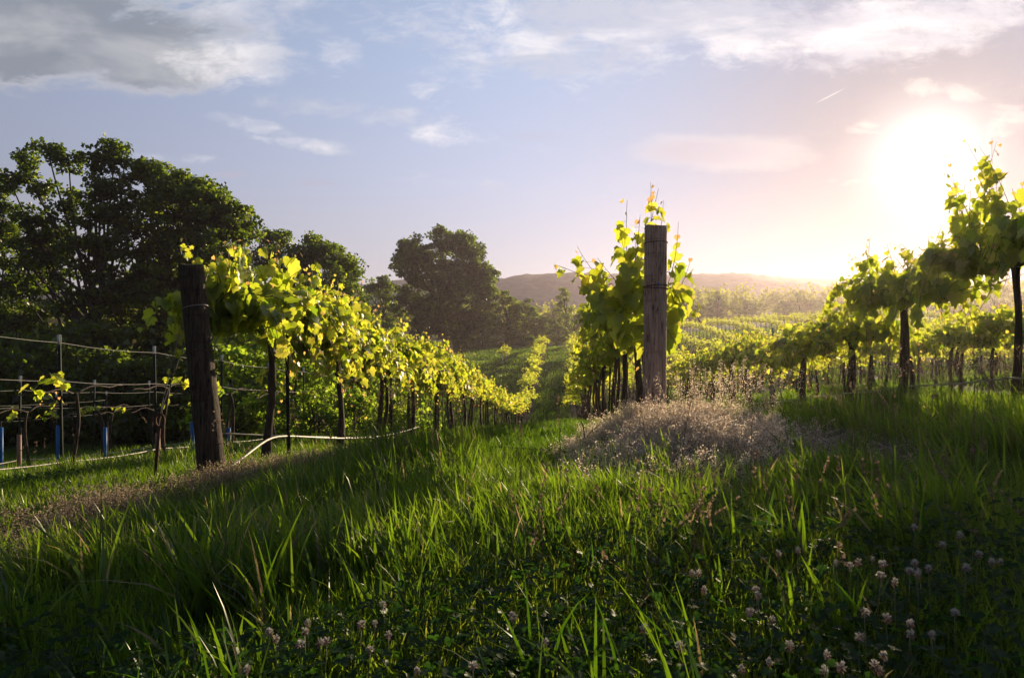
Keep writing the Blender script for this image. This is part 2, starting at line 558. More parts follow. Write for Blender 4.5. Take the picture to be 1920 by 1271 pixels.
M['post'] = wood_mat('weathered_post', (.30, .185, .15), (.62, .43, .36), (.44, .36, .30))
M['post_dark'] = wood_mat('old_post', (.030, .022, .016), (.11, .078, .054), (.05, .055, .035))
M['steel'] = solid_mat('stake_steel', (.012, .017, .014), (.035, .04, .034), (20, 20, 20), .8, .1)
M['white'] = solid_mat('white_paint', (.50, .50, .52), (.72, .71, .70), (30, 30, 30), .6, .05)
M['wire'] = solid_mat('galvanised_wire', (.20, .19, .18), (.36, .34, .32), (30, 30, 30), .6, 0, metallic=.2)
M['hose'] = solid_mat('pale_hose', (.30, .26, .20), (.62, .56, .46), (14, 14, 14), .45, .05)
M['rust'] = solid_mat('rusty_iron', (.045, .022, .014), (.13, .06, .035), (40, 40, 40), .8, .3, metallic=.2)
M['blue'] = solid_mat('blue_tube', (.015, .09, .27), (.03, .15, .40), (6, 6, 6), .5, .05)
M['tan'] = solid_mat('brown_tube', (.26, .13, .09), (.36, .20, .14), (6, 6, 6), .6, .05)
M['blueclip'] = solid_mat('blue_clip', (.10, .10, .35), (.18, .18, .5), (20, 20, 20), .5, 0)
M['hill'] = None


def ground_mat():
    m, k = material('ground')
    tcn = k.n('ShaderNodeTexCoord')
    P = tcn.outputs['Object']
    s = k.n('ShaderNodeSeparateXYZ')
    k.put(s.inputs[0], P)
    X, Y = s.outputs[0], s.outputs[1]
    big = k.noise(P, .35, 5, .6)
    fine = k.noise(P, 3.0, 6, .65)
    vfine = k.noise(P, 22.0, 4, .7)
    grass = k.mix(k.sstep(big, .35, .65), (.040, .070, .014), (.085, .115, .026))
    grass = k.mix(k.sstep(fine, .35, .7), k.mix(.6, grass, (.03, .05, .012)), grass)
    dirt = k.mix(k.sstep(vfine, .3, .7), (.095, .062, .045), (.21, .15, .115))
    dirt = k.mix(k.sstep(fine, .55, .75), dirt, (.09, .09, .035))
    # bare strips under the vine rows
    ph = k.m('SUBTRACT', X, ROW0 - ROWS / 2)
    fr = k.m('SUBTRACT', k.m('MULTIPLY', k.m('FRACT', k.m('DIVIDE', ph, ROWS)), ROWS), ROWS / 2)
    dist = k.m('ADD', k.m('ABSOLUTE', fr), k.m('MULTIPLY', k.m('SUBTRACT', fine, .5), .9))
    strip = k.m('MULTIPLY', k.sstep(dist, .72, .42), k.m('MULTIPLY', k.sstep(Y, 8, 11), k.sstep(X, -4.4, -3.6)))
    strip = k.m('MULTIPLY', strip, k.sstep(Y, 112, 106))

    def patch(cx, cy, rx, ry):
        a = k.m('DIVIDE', k.m('SUBTRACT', X, cx), rx)
        b = k.m('DIVIDE', k.m('SUBTRACT', Y, cy), ry)
        r = k.m('ADD', k.m('ADD', k.m('MULTIPLY', a, a), k.m('MULTIPLY', b, b)), k.m('MULTIPLY', k.m('SUBTRACT', fine, .5), 1.2))
        return k.sstep(r, 1.15, .7)
    bare = k.m('MAXIMUM', k.m('MAXIMUM', patch(1.0, 5.4, 1.7, 1.7), k.m('MAXIMUM', patch(-2.95, 5.0, .55, 1.4), patch(-2.4, 6.4, .9, .5))), strip)
    base = k.mix(bare, grass, dirt)
    p = k.n('ShaderNodeBsdfPrincipled')
    k.put(p.inputs['Base Color'], base)
    p.inputs['Roughness'].default_value = .95
    p.inputs['Specular IOR Level'].default_value = .1
    b = k.n('ShaderNodeBump')
    b.inputs['Strength'].default_value = .9
    b.inputs['Distance'].default_value = .12
    k.put(b.inputs['Height'], k.m('ADD', fine, k.m('MULTIPLY', vfine, .35)))
    k.t.links.new(b.outputs[0], p.inputs['Normal'])
    o = k.n('ShaderNodeOutputMaterial')
    k.t.links.new(p.outputs[0], o.inputs[0])
    return m


M['ground'] = ground_mat()
M['hill'] = solid_mat('wooded_hill', (.06, .085, .09), (.14, .16, .14), (.16, .16, .16), .95, 1.0, 9, bscale=120)

# ------------------------------------------------------------------ the ground and hills
xs = np.concatenate([-np.geomspace(680, 14, 40), np.arange(-13.6, 14, .35), np.geomspace(14, 680, 60)])
ys = np.concatenate([-np.geomspace(80, 3, 14), np.arange(-2.6, 20, .35), np.arange(20, 130, 1.4), np.geomspace(131, 520, 30)])
XX, YY = np.meshgrid(xs, ys, indexing='ij')
ZZ = terrain(XX, YY)
nx, ny = XX.shape
i, j = np.meshgrid(np.arange(nx - 1), np.arange(ny - 1), indexing='ij')
q = np.stack([i * ny + j, (i + 1) * ny + j, (i + 1) * ny + j + 1, i * ny + j + 1], -1).reshape(-1, 4)
g = Geo()
g.add(np.stack([XX, YY, ZZ], -1).reshape(-1, 3), q)
tag(g.build('ground', M['ground'], smooth=True), kind='structure')

# ridge: heights read along the skyline
HY = 430.0
hx = np.array([-400, 500, 760, 935, 1000, 1060, 1150, 1240, 1300, 1350, 1405, 1450, 1520, 1600, 1700, 1800, 1900, 2000, 2200, 2600])
hp = np.array([560, 545, 530, 523, 517, 513, 516, 520, 517, 516, 518, 524, 527, 527, 528, 524, 528, 533, 540, 560])
g = Geo()
ux = np.linspace(-680, 680, 460)
top = CAMH + (HOR - np.interp(ux / HY * FPX + VPX, hx, hp)) / FPX * HY
r = np.random.default_rng(3)
jag = np.convolve(r.normal(size=len(ux) + 4), [.1, .2, .4, .2, .1], 'valid') * .75
vy = np.array([0, .25, .5, .75, .92, 1.0, 1.12, 1.3])
prof = np.array([0, .22, .52, .82, .97, 1.0, .95, .8])
HXX = np.repeat(ux[:, None], len(vy), 1)
HYY = 300 + 130 * vy[None, :] + 6 * np.sin(ux / 30)[:, None] * (1 - vy[None, :])
HZZ = 1 + (top + jag)[:, None] * prof[None, :] + r.normal(size=HXX.shape) * .3
nx, ny = HXX.shape
i, j = np.meshgrid(np.arange(nx - 1), np.arange(ny - 1), indexing='ij')
q = np.stack([i * ny + j, (i + 1) * ny + j, (i + 1) * ny + j + 1, i * ny + j + 1], -1).reshape(-1, 4)
g.add(np.stack([HXX, HYY, HZZ], -1).reshape(-1, 3), q)
tag(g.build('hills', M['hill'], smooth=True), kind='structure')


# ------------------------------------------------------------------ trees
def tree_meshes(seed, lumps, trunk_h, trunk_r, clumps, per, leaf, spread, lean=(0, 0), tone0=.45, base_limb=.3):
    """lumps: (x, y, z, r) masses of the crown in metres from the foot; each gets a limb, its clumps a branch each"""
    r = np.random.default_rng(seed)
    b, f = Geo(), Geo()
    topz = max(l[2] for l in lumps)
    tp = np.array([[lean[0] * t ** 1.5 + topz * (.035 * math.sin(5 * t + seed) - .035 * math.sin(seed) + .02 * math.sin(13 * t)), lean[1] * t + topz * .03 * math.sin(6 * t + 2 * seed) * t, topz * .80 * t] for t in np.linspace(0, 1, 9)])
    b.tube(tp, trunk_r * (1.15 - np.linspace(0, 1, 9) * 1.0) + .02, 8)
    for (x, y, z, R) in lumps:
        c = np.array([x, y, z])
        t0 = np.clip((z - R * .6) / topz, base_limb, .95) * r.uniform(.55, .85)
        p0 = np.array([np.interp(t0, np.linspace(0, 1, 9), tp[:, k]) for k in range(3)])
        mid = (p0 + c) / 2 + np.array([(c - p0)[0] * .15, (c - p0)[1] * .15, -.08 * np.linalg.norm(c - p0)]) + r.normal(size=3) * .15
        b.tube(bez(p0, mid, c, 7), np.linspace(trunk_r * .42, trunk_r * .12, 7), 5)
        n = max(3, int(clumps * R))
        d = unit(r.normal(size=(n, 3)))
        rad = R * r.uniform(.35, 1.05, size=(n, 1)) ** .6
        C = c + d * rad * np.array([1, 1, .8])
        for ci in C:
            b.tube(bez(c + r.normal(size=3) * .1 * R, (c + ci) / 2 + r.normal(size=3) * .12 * R, ci, 4), np.linspace(trunk_r * .10, .012, 4), 3)
            m_ = int(per * r.uniform(.6, 1.4))
            q_ = unit(r.normal(size=(m_, 3))) * r.random((m_, 1)) ** .4 * spread * 1.75 * np.array([1, 1, .7]) * r.uniform(.7, 1.25)
            nr = unit(r.normal(size=(m_, 3)) + np.array([0, 0, .7]))
            tn = np.clip(tone0 + r.normal(size=m_) * .18 + r.normal() * .16, 0, 1)
            leaves(f, ci + q_, nr, r.normal(size=(m_, 3)) + np.array([0, 0, -.4]), leaf * r.uniform(.65, 1.3, size=m_), tn, RHOMB_V, RHOMB_F)
    return b.mesh('trunk', M['tree_bark'], True), f.mesh('crown', M['tree_leaf'])


def put_tree(name, meshes, x, y, label, cat='tree', group=None, rz=0.0, s=1.0, sz=None, mat=None):
    o = thing(name, (x, y, gz(x, y) - .1), label, cat, group, rz)
    o.scale = (s, s, sz or s)
    link('trunk', meshes[0], o)
    link('crown', meshes[1], o)
    return o


def blob_lumps(seed, H, W, n, z0, D=None, sharp=1.0):
    """masses scattered through an egg-shaped crown of height H, half-width W, bottom z0"""
    r = np.random.default_rng(seed)
    L = []
    D = D or W
    for k_ in range(n):
        t = (k_ + .5) / n
        z = z0 + (H - z0) * (t ** .9) * .92
        prof = math.sin(PI * min(1, (t * .86 + .14)) ** sharp) ** .6
        a = k_ * 2.4 + r.uniform(-.4, .4)
        rad = prof * r.uniform(.45, .85)
        R = (.30 + .16 * r.random()) * W * (1 - .35 * t)
        L.append((math.cos(a) * W * rad, math.sin(a) * D * rad, min(z, H - R * .6), R))
    return L


def from_picture(px, Y, items, deps=None, shrink=1.0):
    """crown masses given in photo pixels at depth Y -> metres from the tree's foot"""
    x0 = (px - VPX) / FPX * Y
    z0 = gz(x0, Y)
    r = np.random.default_rng(int(px))
    out_ = []
    for (ax, ay, rr) in items:
        p = spot(ax, ay, Y)
        R = rr * Y / FPX
        for dep in (deps or (-1, 1)):
            out_.append((p.x - x0 + r.normal() * .2 * R, dep * R * r.uniform(.3, 1.3), p.z - z0 + r.normal() * .15 * R, R * shrink))
    return out_


# the dark open tree at the left edge and its neighbours
oakA = from_picture(135, 35, [(12, 335, 28), (-5, 372, 34), (5, 420, 36), (60, 425, 34), (130, 440, 36), (15, 490, 44), (75, 500, 40), (180, 360, 26), (30, 300, 22), (85, 275, 24), (60, 330, 34), (118, 300, 30), (165, 290, 26), (205, 275, 26), (225, 295, 16), (190, 330, 36),
                              (40, 390, 36), (105, 380, 40), (165, 400, 44), (210, 390, 34), (25, 455, 40), (90, 460, 44), (160, 470, 50), (215, 450, 40),
                              (40, 540, 50), (120, 545, 55), (190, 530, 50)], (.4,), .92)
mA = tree_meshes(11, oakA, 6, .22, 15, 46, .20, .24, (.3, 0), .25, .2)
put_tree('oak_tree', mA, (135 - VPX) / FPX * 35, 35, 'dark open oak with sky showing through its branches, tallest tree in the photo', 'tree')
mA2 = tree_meshes(12, blob_lumps(5, 11.5, 4.2, 24, 2.5), 5, .22, 9, 60, .22, .30, (.2, 0), .25, .2)
put_tree('oak_tree', mA2, -29.5, 38, 'dark broad oak cut by the left edge of the photo', 'tree', rz=1.0)
oakB = from_picture(345, 37, [(290, 335, 34), (330, 345, 38), (275, 390, 45), (340, 400, 55), (395, 385, 42), (425, 405, 36), (445, 430, 28), (290, 460, 55), (360, 465, 60),
                              (420, 465, 46), (300, 530, 58), (370, 540, 58), (430, 525, 44), (255, 520, 40), (250, 590, 46), (320, 600, 52), (390, 600, 50), (380, 360, 24), (275, 322, 16)])
mB = tree_meshes(13, oakB, 6, .24, 15, 64, .20, .27, (0, 0), .45, .2)
put_tree('maple_tree', mB, (345 - VPX) / FPX * 37, 37, 'dense rounded dark green tree behind the leaning post', 'tree')
oakC = from_picture(590, 56, [(510, 450, 22), (520, 490, 34), (570, 470, 30), (600, 460, 26), (625, 480, 30), (560, 510, 40), (620, 520, 38), (650, 510, 26), (540, 560, 42), (600, 570, 44), (650, 560, 32)])
mC = tree_meshes(14, oakC, 6, .22, 13, 56, .24, .32, (0, 0), .5, .2)
put_tree('maple_tree', mC, (590 - VPX) / FPX * 56, 56, 'mid green tree topping out just above the vines behind the leaning post')
oakD = from_picture(835, 112, [(790, 460, 26), (830, 452, 24), (865, 455, 26), (885, 470, 20), (765, 490, 24), (805, 490, 34), (850, 490, 36), (890, 500, 28), (915, 515, 22), (775, 530, 38), (825, 535, 44),
                               (875, 540, 40), (915, 545, 26), (770, 575, 36), (820, 590, 44), (870, 590, 40), (900, 590, 30), (800, 620, 30), (860, 625, 28)])
mD = tree_meshes(15, oakD, 9, .40, 6, 80, .38, .52, (0, 0), .38, .25)
put_tree('oak_tree', mD, (835 - VPX) / FPX * 112, 112, 'big round crowned tree standing alone at the field edge between the two posts', 'tree')
mE = tree_meshes(16, blob_lumps(9, 12, 4.2, 16, 1.0), 6, .28, 5, 60, .42, .55, (0, 0), .5, .2)
mF = tree_meshes(17, blob_lumps(21, 12, 3.4, 15, .6), 6, .25, 5, 60, .40, .5, (0, 0), .62, .2)
mG = tree_meshes(18, blob_lumps(33, 12, 1.7, 13, 3.5, sharp=.8), 8, .18, 5, 40, .36, .38, (.2, 0), .7, .2)


def tree_at(name, meshes, px, top, Y, label, mh=12.0, rz=0.0, wide=1.0, group=None):
    x = (px - VPX) / FPX * Y
    h = CAMH + (HOR - top) / FPX * Y - gz(x, Y)
    return put_tree(name, meshes, x, Y, label, 'tree', group, rz, h / mh * wide, h / mh)


tree_at('maple_tree', mE, 715, 512, 118, 'small dark tree peeping up left of the big round tree', rz=.5)
tree_at('maple_tree', mF, 948, 540, 116, 'yellowish green tree on the right shoulder of the big round tree', rz=1.2, wide=1.6)
tree_at('maple_tree', mF, 985, 556, 123, 'tall feathery green tree below the start of the hill ridge', rz=2.2, wide=1.7)
tree_at('maple_tree', mE, 1018, 590, 126, 'low dark bushy tree left of the slender poplar', rz=3.0, wide=1.8)
tree_at('poplar_tree', mG, 1056, 533, 128, 'slender pale poplar standing against the mauve hill', rz=.3, wide=1.15)
tree_at('maple_tree', mE, 1100, 572, 150, 'dark round tree right of the slender poplar', rz=4.0, wide=1.6)
tree_at('maple_tree', mE, 1048, 606, 118, 'low hazy tree closing the end of the grass path', rz=5.0, wide=1.9)
tree_at('maple_tree', mF, 905, 600, 108, 'low light green tree at the foot of the big round tree', rz=5.0, wide=1.3)
tree_at('maple_tree', mE, 660, 575, 112, 'low tree filling the gap behind the long leafy row', rz=5.5, wide=1.5)
right_trees = [(1290, 553, 150, mE, 'dark hazy tree just right of the brown post on the skyline'), (1345, 543, 160, mF, 'rounded hazy tree, largest of the treeline right of the brown post'),
               (1400, 560, 158, mE, 'hazy tree in the treeline under the dip of the ridge'), (1470, 562, 165, mE, 'broad hazy tree in the middle of the right treeline'),
               (1495, 545, 172, mG, 'thin hazy tree poking above the right treeline'), (1540, 560, 165, mF, 'pale hazy tree near the glowing vines'),
               (1600, 566, 160, mE, 'glowing hazy tree behind the sunlit row'), (1670, 560, 165, mF, 'faint tree under the sun behind the sunlit row'),
               (1740, 566, 160, mE, 'faint broad tree between the sunlit trunks'), (1810, 560, 165, mF, 'faint tree behind the drip hose row'), (1880, 566, 160, mE, 'faint tree at the right edge behind the vines')]
for k_, (px, top_, Y, me_, lab) in enumerate(right_trees):
    tree_at('maple_tree', me_, px, top_, Y, lab, rz=k_ * 1.3, wide=1.5 if me_ is mE else 1.2, group='trees along the far right treeline')

# shrubs and thicket under the trees and behind the long row
rS = np.random.default_rng(40)
shr = []
for sd in (1, 2, 3):
    b_, f_ = tree_meshes(50 + sd, blob_lumps(60 + sd, 3.0, 1.5, 12, .3), 1.2, .05, 12, 40, .17, .2, (0, 0), .5, .1)
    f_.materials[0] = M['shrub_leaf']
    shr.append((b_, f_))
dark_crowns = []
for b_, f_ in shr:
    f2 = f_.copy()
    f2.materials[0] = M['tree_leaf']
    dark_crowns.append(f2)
for k_ in range(26):
    px = -80 + (k_ % 13) * 40 + 20 * (k_ // 13)
    Y = (29 if k_ < 13 else 33) + 2.5 * rS.random()
    x = (px - VPX) / FPX * Y
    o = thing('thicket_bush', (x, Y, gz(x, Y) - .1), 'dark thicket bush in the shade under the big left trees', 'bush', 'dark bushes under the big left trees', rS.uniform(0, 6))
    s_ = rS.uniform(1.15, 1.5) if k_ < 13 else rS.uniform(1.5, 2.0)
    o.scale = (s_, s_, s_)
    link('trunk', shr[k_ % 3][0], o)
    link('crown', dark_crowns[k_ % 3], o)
for k_, (px, py_top, Y) in enumerate([(440, 640, 24), (500, 615, 27), (550, 650, 22), (600, 640, 27), (640, 655, 30), (690, 660, 27), (735, 640, 40), (700, 620, 50), (770, 650, 60), (640, 600, 48), (560, 610, 40), (470, 590, 34),
                                      (600, 715, 20), (670, 720, 21), (730, 715, 24)]):
    x = (px - VPX) / FPX * Y
    h = CAMH + (HOR - py_top) / FPX * Y - gz(x, Y)
    o = thing('shrub', (x, Y, gz(x, Y) - .1), 'mid green shrub growing behind the long leafy vine row', 'shrub', 'shrubs behind the long leafy row', rS.uniform(0, 6))
    o.scale = (h / 3, h / 3, h / 3)
    link('trunk', shr[k_ % 3][0], o)
    link('crown', shr[k_ % 3][1], o)
for k_, (px, top_, lab) in enumerate([(880, 625, 'small rounded shrub at the field edge under the big round tree'), (905, 640, 'low shrub beside the rounded shrub at the field edge'),
                                      (1000, 628, 'low shrub at the top of the row left of the grass path'), (1095, 618, 'low shrub at the top of the row right of the grass path')]):
    Y = 108 + k_
    x = (px - VPX) / FPX * Y
    h = CAMH + (HOR - top_) / FPX * Y - gz(x, Y)
    o = thing('shrub', (x, Y, gz(x, Y) - .1), lab, 'shrub', None, k_)
    o.scale = (h / 3 * 1.3, h / 3 * 1.3, h / 3)
    link('trunk', shr[k_ % 3][0], o)
    link('crown', shr[k_ % 3][1], o)

# woods beyond, one mass
rw = np.random.default_rng(77)
g = Geo()
nT = 420
tx, ty = rw.uniform(-190, 260, nT), rw.uniform(172, 250, nT)
tz = terrain(tx, ty)
tH = rw.uniform(6.5, 11.5, nT)
for k_ in range(nT):
    n_ = 260
    W_ = tH[k_] * rw.uniform(.38, .55)
    lump = unit(rw.normal(size=(9, 3))) * np.array([.62, .62, .5])
    P = lump[rw.integers(0, 9, n_)] + unit(rw.normal(size=(n_, 3))) * rw.random((n_, 1)) ** .4 * .46
    P = np.array([tx[k_], ty[k_], tz[k_] + tH[k_] * .52]) + P * np.array([W_, W_, tH[k_] * .5])
    leaves(g, P, rw.normal(size=(n_, 3)) + np.array([0, 0, .6]), rw.normal(size=(n_, 3)), rw.uniform(.6, 1.2, n_), np.clip(.5 + rw.normal(size=n_) * .15 + rw.normal() * .15, 0, 1), RHOMB_V, RHOMB_F)
M['woods_leaf'] = leaf_mat('woods_leaf', [(0, (.05, .075, .014)), (1, (.12, .15, .03))], [(0, (.30, .36, .03)), (1, (.70, .68, .08))], .5, .02)
tag(g.build('woods', M['woods_leaf']), 'hazy far woods below the ridge', 'woods', kind='stuff')


# ------------------------------------------------------------------ grapevines
def vine_meshes(seed, detail, cord=1.42, nshoot=None, extra=(), sparse=1.0, up=1.0, hang=(-.50, .08)):
    """one vine from its foot, row along Y: trunk, cordon (two arms), shoots, foliage"""
    r = np.random.default_rng(seed)
    tr, co, sh, fo = Geo(), Geo(), Geo(), Geo()
    ns, ring = {'near': (66, 7), 'mid': (48, 5), 'far': (26, 4)}[detail]
    ns = int((nshoot or ns) * sparse)
    kx = 9 if detail != 'far' else 5
    t = np.linspace(0, 1, kx)
    wob = np.c_[.032 * np.sin(4 * t + seed), .032 * np.sin(5 * t + 2 * seed), t * cord]
    wob[0, :2] *= .3
    tr.tube(wob, (.044 - .012 * t + .018 * (1 - t) ** 4 + (.012 * (t > .9))) * (.62 if sparse < .5 else 1), ring, wob=.10 if detail != 'far' else 0)
    if detail != 'far' and seed % 2 == 0:
        w2 = wob * np.array([1, 1, .96]) + np.c_[.07 * np.sin(PI * t) + .02, .10 * (1 - t), 0 * t]
        tr.tube(w2, .036 - .010 * t, ring, wob=.10)
    top_ = wob[-1]
    arms = []
    for sgn in (-1, 1):
        ta = np.linspace(0, 1, kx)
        a = np.c_[top_[0] * (1 - ta) + .03 * np.sin(6 * ta + seed), top_[1] + sgn * 1.16 * ta, top_[2] + .06 * np.sin(3 * ta) + .03 * np.sin(9 * ta + seed)]
        co.tube(a, (.034 - .018 * ta) * (.5 if sparse < .5 else 1), ring, wob=.12 if detail != 'far' else 0)
        arms.append(a)
    P, Nn, T, S, To = [], [], [], [], []

    def shoot(pts, step, size, lat=1.0):
        pts = np.asarray(pts)
        L = np.linalg.norm(np.diff(pts, axis=0), axis=1).sum()
        if detail == 'near':
            sh.tube(pts, np.linspace(.0055, .002, len(pts)), 4, tone=r.random())
        nn = max(3, int(L / step))
        for s_ in range(nn):
            f = (s_ + .6) / nn
            p = np.array([np.interp(f, np.linspace(0, 1, len(pts)), pts[:, c_]) for c_ in range(3)])
            tip = f > .86
            for rep in range(1 if tip else (2 if r.random() < .55 * lat else 1)):
                out = unit(np.array([r.normal() + .8 * np.sign(p[0]) * (abs(p[0]) > .1), r.normal() * .9, r.normal() * .35 - .05]))
                pet = .10 * (1 - .6 * f) * r.uniform(.5, 1.4)
                q_ = p + out * pet
                if detail == 'near' and not tip:
                    sh.tube(np.array([p, q_]), .0016, 3, tone=.8)
                P.append(q_)
                Nn.append(out * .9 + r.normal(size=3) * .55 + np.array([0, 0, .45]))
                T.append(out * .5 + np.array([0, 0, -.9]) + r.normal(size=3) * .35)
                k__ = (1.0 - .62 * f ** 3) * r.uniform(.6, 1.15)
                S.append(size * k__ * (.55 if tip else 1))
                To.append(np.clip(r.normal(.42, .17) + .22 * f ** 2, 0, .84) if not (tip and r.random() < .75) else r.uniform(.90, 1.0))

    step, size = {'near': (.080, .148), 'mid': (.10, .18), 'far': (.15, .25)}[detail]
    for s_ in range(ns):
        a = arms[s_ % 2]
        f = r.uniform(.005, 1) ** .72
        p0 = np.array([np.interp(f, np.linspace(0, 1, kx), a[:, c_]) for c_ in range(3)])
        kind = r.random()
        sx = r.choice([-1, 1])
        L = r.uniform(.35, .9)
        if kind < .40:      # arching out and hanging
            p1 = p0 + np.array([sx * L * .55, r.normal() * .15, L * .75])
            p2 = p0 + np.array([sx * L * .85, r.normal() * .25, r.uniform(*hang)])
        elif kind < .82:    # up and leaning
            p1 = p0 + np.array([sx * .10, r.normal() * .15, L * .5])
            p2 = p0 + np.array([sx * r.uniform(.05, .4), r.normal() * .25, L * r.uniform(.6, 1.1) * up])
        else:               # outwards
            p1 = p0 + np.array([sx * L * .3, r.normal() * .2, .15])
            p2 = p0 + np.array([sx * L * .65, r.normal() * .3, r.uniform(.0, .35)])
        shoot(bez(p0, p1, p2, 8 if detail == 'near' else 4), step, size)
    for e in extra:
        shoot(np.asarray(e), step * 1.05, size * 1.28, .6)
    tv, tf = (GRAPE_V, GRAPE_F) if detail == 'near' else ((FOLD_V, FOLD_F) if detail == 'mid' else (RHOMB_V, RHOMB_F))
    leaves(fo, np.array(P), np.array(Nn), np.array(T), np.array(S), np.array(To), tv, tf)
    d = {'trunk': tr.mesh('trunk', M['bark'], True), 'cordon': co.mesh('cordon', M['bark'], True), 'foliage': fo.mesh('foliage', M['vine_leaf'])}
    if detail == 'near':
        d['shoots'] = sh.mesh('shoots', M['stem'])
    return d


def put_vine(meshes, x, y, label, group, flip=False, s=1.0, name='grapevine'):
    if y > 30:
        s *= rv.uniform(.84, 1.16)
        y += rv.normal() * .3
        x += rv.normal() * .10
    o = thing(name, (x, y, gz(x, y) - .02), label, 'grapevine', group, PI if flip else 0)
    o.scale = (rv.uniform(.9, 1.5) if y > 30 else 1, 1, s)
    for nme, me in meshes.items():
        link(nme, me, o)
    return o


NEAR = [vine_meshes(100 + k_, 'near') for k_ in range(5)]
MID = [vine_meshes(200 + k_, 'mid') for k_ in range(5)]
FAR = [vine_meshes(300 + k_, 'far') for k_ in range(5)]
SPARSE = [vine_meshes(400 + k_, 'near', sparse=.03, cord=1.35) for k_ in range(3)]
YEARLING = vine_meshes(450, 'mid', sparse=.7)

ORD = ['first', 'second', 'third', 'fourth', 'fifth', 'sixth', 'seventh', 'eighth']
# name of each row: (x, first vine y, how labels call the row)
rv = np.random.default_rng(8)
n_vines = 0


def row_of(k_):
    return ROW0 + ROWS * k_


def lab(j_, where, far):
    if j_ < len(ORD):
        return '%s leafy grapevine from the near end of %s' % (ORD[j_], where)
    return 'small leafy grapevine %s %s' % (far, where)


W1, W2, W3 = 'the row behind the leaning dark post', 'the row behind the brown post', 'the sunlit row along the right drip hose'
posts_y = {}
# row behind the leaning post
x = row_of(-1)
ysr = [7.9 + 2.42 * k_ for k_ in range(41)]
extra0 = [bez((0, -.5, 1.5), (-.05, -.9, 1.75), (-.25, -1.05, 1.4), 8), bez((0, -.9, 1.45), (.05, -1.2, 1.7), (.05, -1.25, 1.95), 8),
          bez((0, .1, 1.5), (-.1, -.1, 2.0), (-.3, -.3, 2.28), 9), bez((0, .5, 1.5), (.1, .3, 2.0), (.2, .15, 2.2), 9), bez((0, -.2, 1.5), (.2, -.2, 2.0), (.35, -.1, 2.2), 9)]
V1 = vine_meshes(131, 'near', nshoot=132, extra=extra0, up=1.0, hang=(-.6, .05))
LUSH = [vine_meshes(160 + k_, 'near', nshoot=124, up=1.1, hang=(-.85, .05)) for k_ in range(3)]
for k_, y in enumerate(ysr):
    me = V1 if k_ == 0 else (LUSH[k_ % 3] if k_ < 6 else (MID[k_ % 5] if k_ < 13 else FAR[k_ % 5]))
    put_vine(me, x + rv.normal() * .04, y, lab(k_, W1, 'down the slope in'), 'grapevines of the row behind the leaning post', k_ % 2 == 1, rv.uniform(.94, 1.05))
# row behind the brown post: the first vine throws long shoots round the post
x = row_of(0)
y0 = 8.75
b0 = Vector((x, y0, gz(x, y0)))


def L(px, py, Y):
    return np.array(spot(px, py, Y) - b0)


ex = [bez(L(1170, 560, 8.1), L(1120, 520, 7.9), L(1040, 492, 7.7), 10), bez(L(1150, 545, 8.0), L(1110, 510, 7.8), L(1082, 458, 7.7), 9),
      bez(L(1185, 560, 8.0), L(1170, 470, 7.8), L(1176, 372, 7.7), 10), bez(L(1205, 560, 8.1), L(1225, 450, 7.8), L(1220, 338, 7.7), 12),
      bez(L(1215, 560, 8.1), L(1240, 450, 7.9), L(1244, 372, 7.8), 11), bez(L(1225, 580, 8.1), L(1270, 520, 7.8), L(1272, 412, 7.7), 10),
      bez(L(1225, 600, 8.1), L(1275, 560, 7.7), L(1296, 480, 7.6), 8), bez(L(1220, 600, 8.1), L(1262, 590, 7.6), L(1285, 560, 7.5), 8),
      bez(L(1190, 560, 8.0), L(1150, 520, 7.6), L(1120, 480, 7.5), 8), bez(L(1190, 580, 8.0), L(1180, 520, 7.5), L(1165, 440, 7.5), 9),
      bez(L(1200, 600, 8.0), L(1180, 600, 7.5), L(1170, 660, 7.4), 8), bez(L(1210, 600, 8.0), L(1215, 620, 7.3), L(1208, 690, 7.2), 8),
      bez(L(1230, 600, 8.0), L(1265, 620, 7.5), L(1272, 660, 7.4), 8), bez(L(1180, 540, 8.0), L(1195, 480, 7.6), L(1200, 400, 7.6), 10),
      bez(L(1185, 560, 8.0), L(1140, 560, 7.6), L(1090, 530, 7.5), 8), bez(L(1200, 540, 8.2), L(1210, 450, 7.9), L(1235, 350, 7.8), 10),
      bez(L(1210, 560, 8.0), L(1195, 500, 7.6), L(1190, 440, 7.5), 9), bez(L(1195, 580, 8.0), L(1160, 590, 7.6), L(1140, 570, 7.5), 8)]
V2 = vine_meshes(140, 'near', nshoot=8, extra=ex)
for k_ in range(41):
    y = y0 + 2.32 * k_
    me = V2 if k_ == 0 else (NEAR[(k_ + 2) % 5] if k_ < 5 else (MID[k_ % 5] if k_ < 13 else FAR[k_ % 5]))
    put_vine(me, x + (rv.normal() * .04 if k_ else 0), y, lab(k_, W2, 'down the slope in'), 'grapevines of the row behind the brown post', k_ % 2 == 1 and k_ > 0, rv.uniform(.95, 1.04) if k_ else 1)
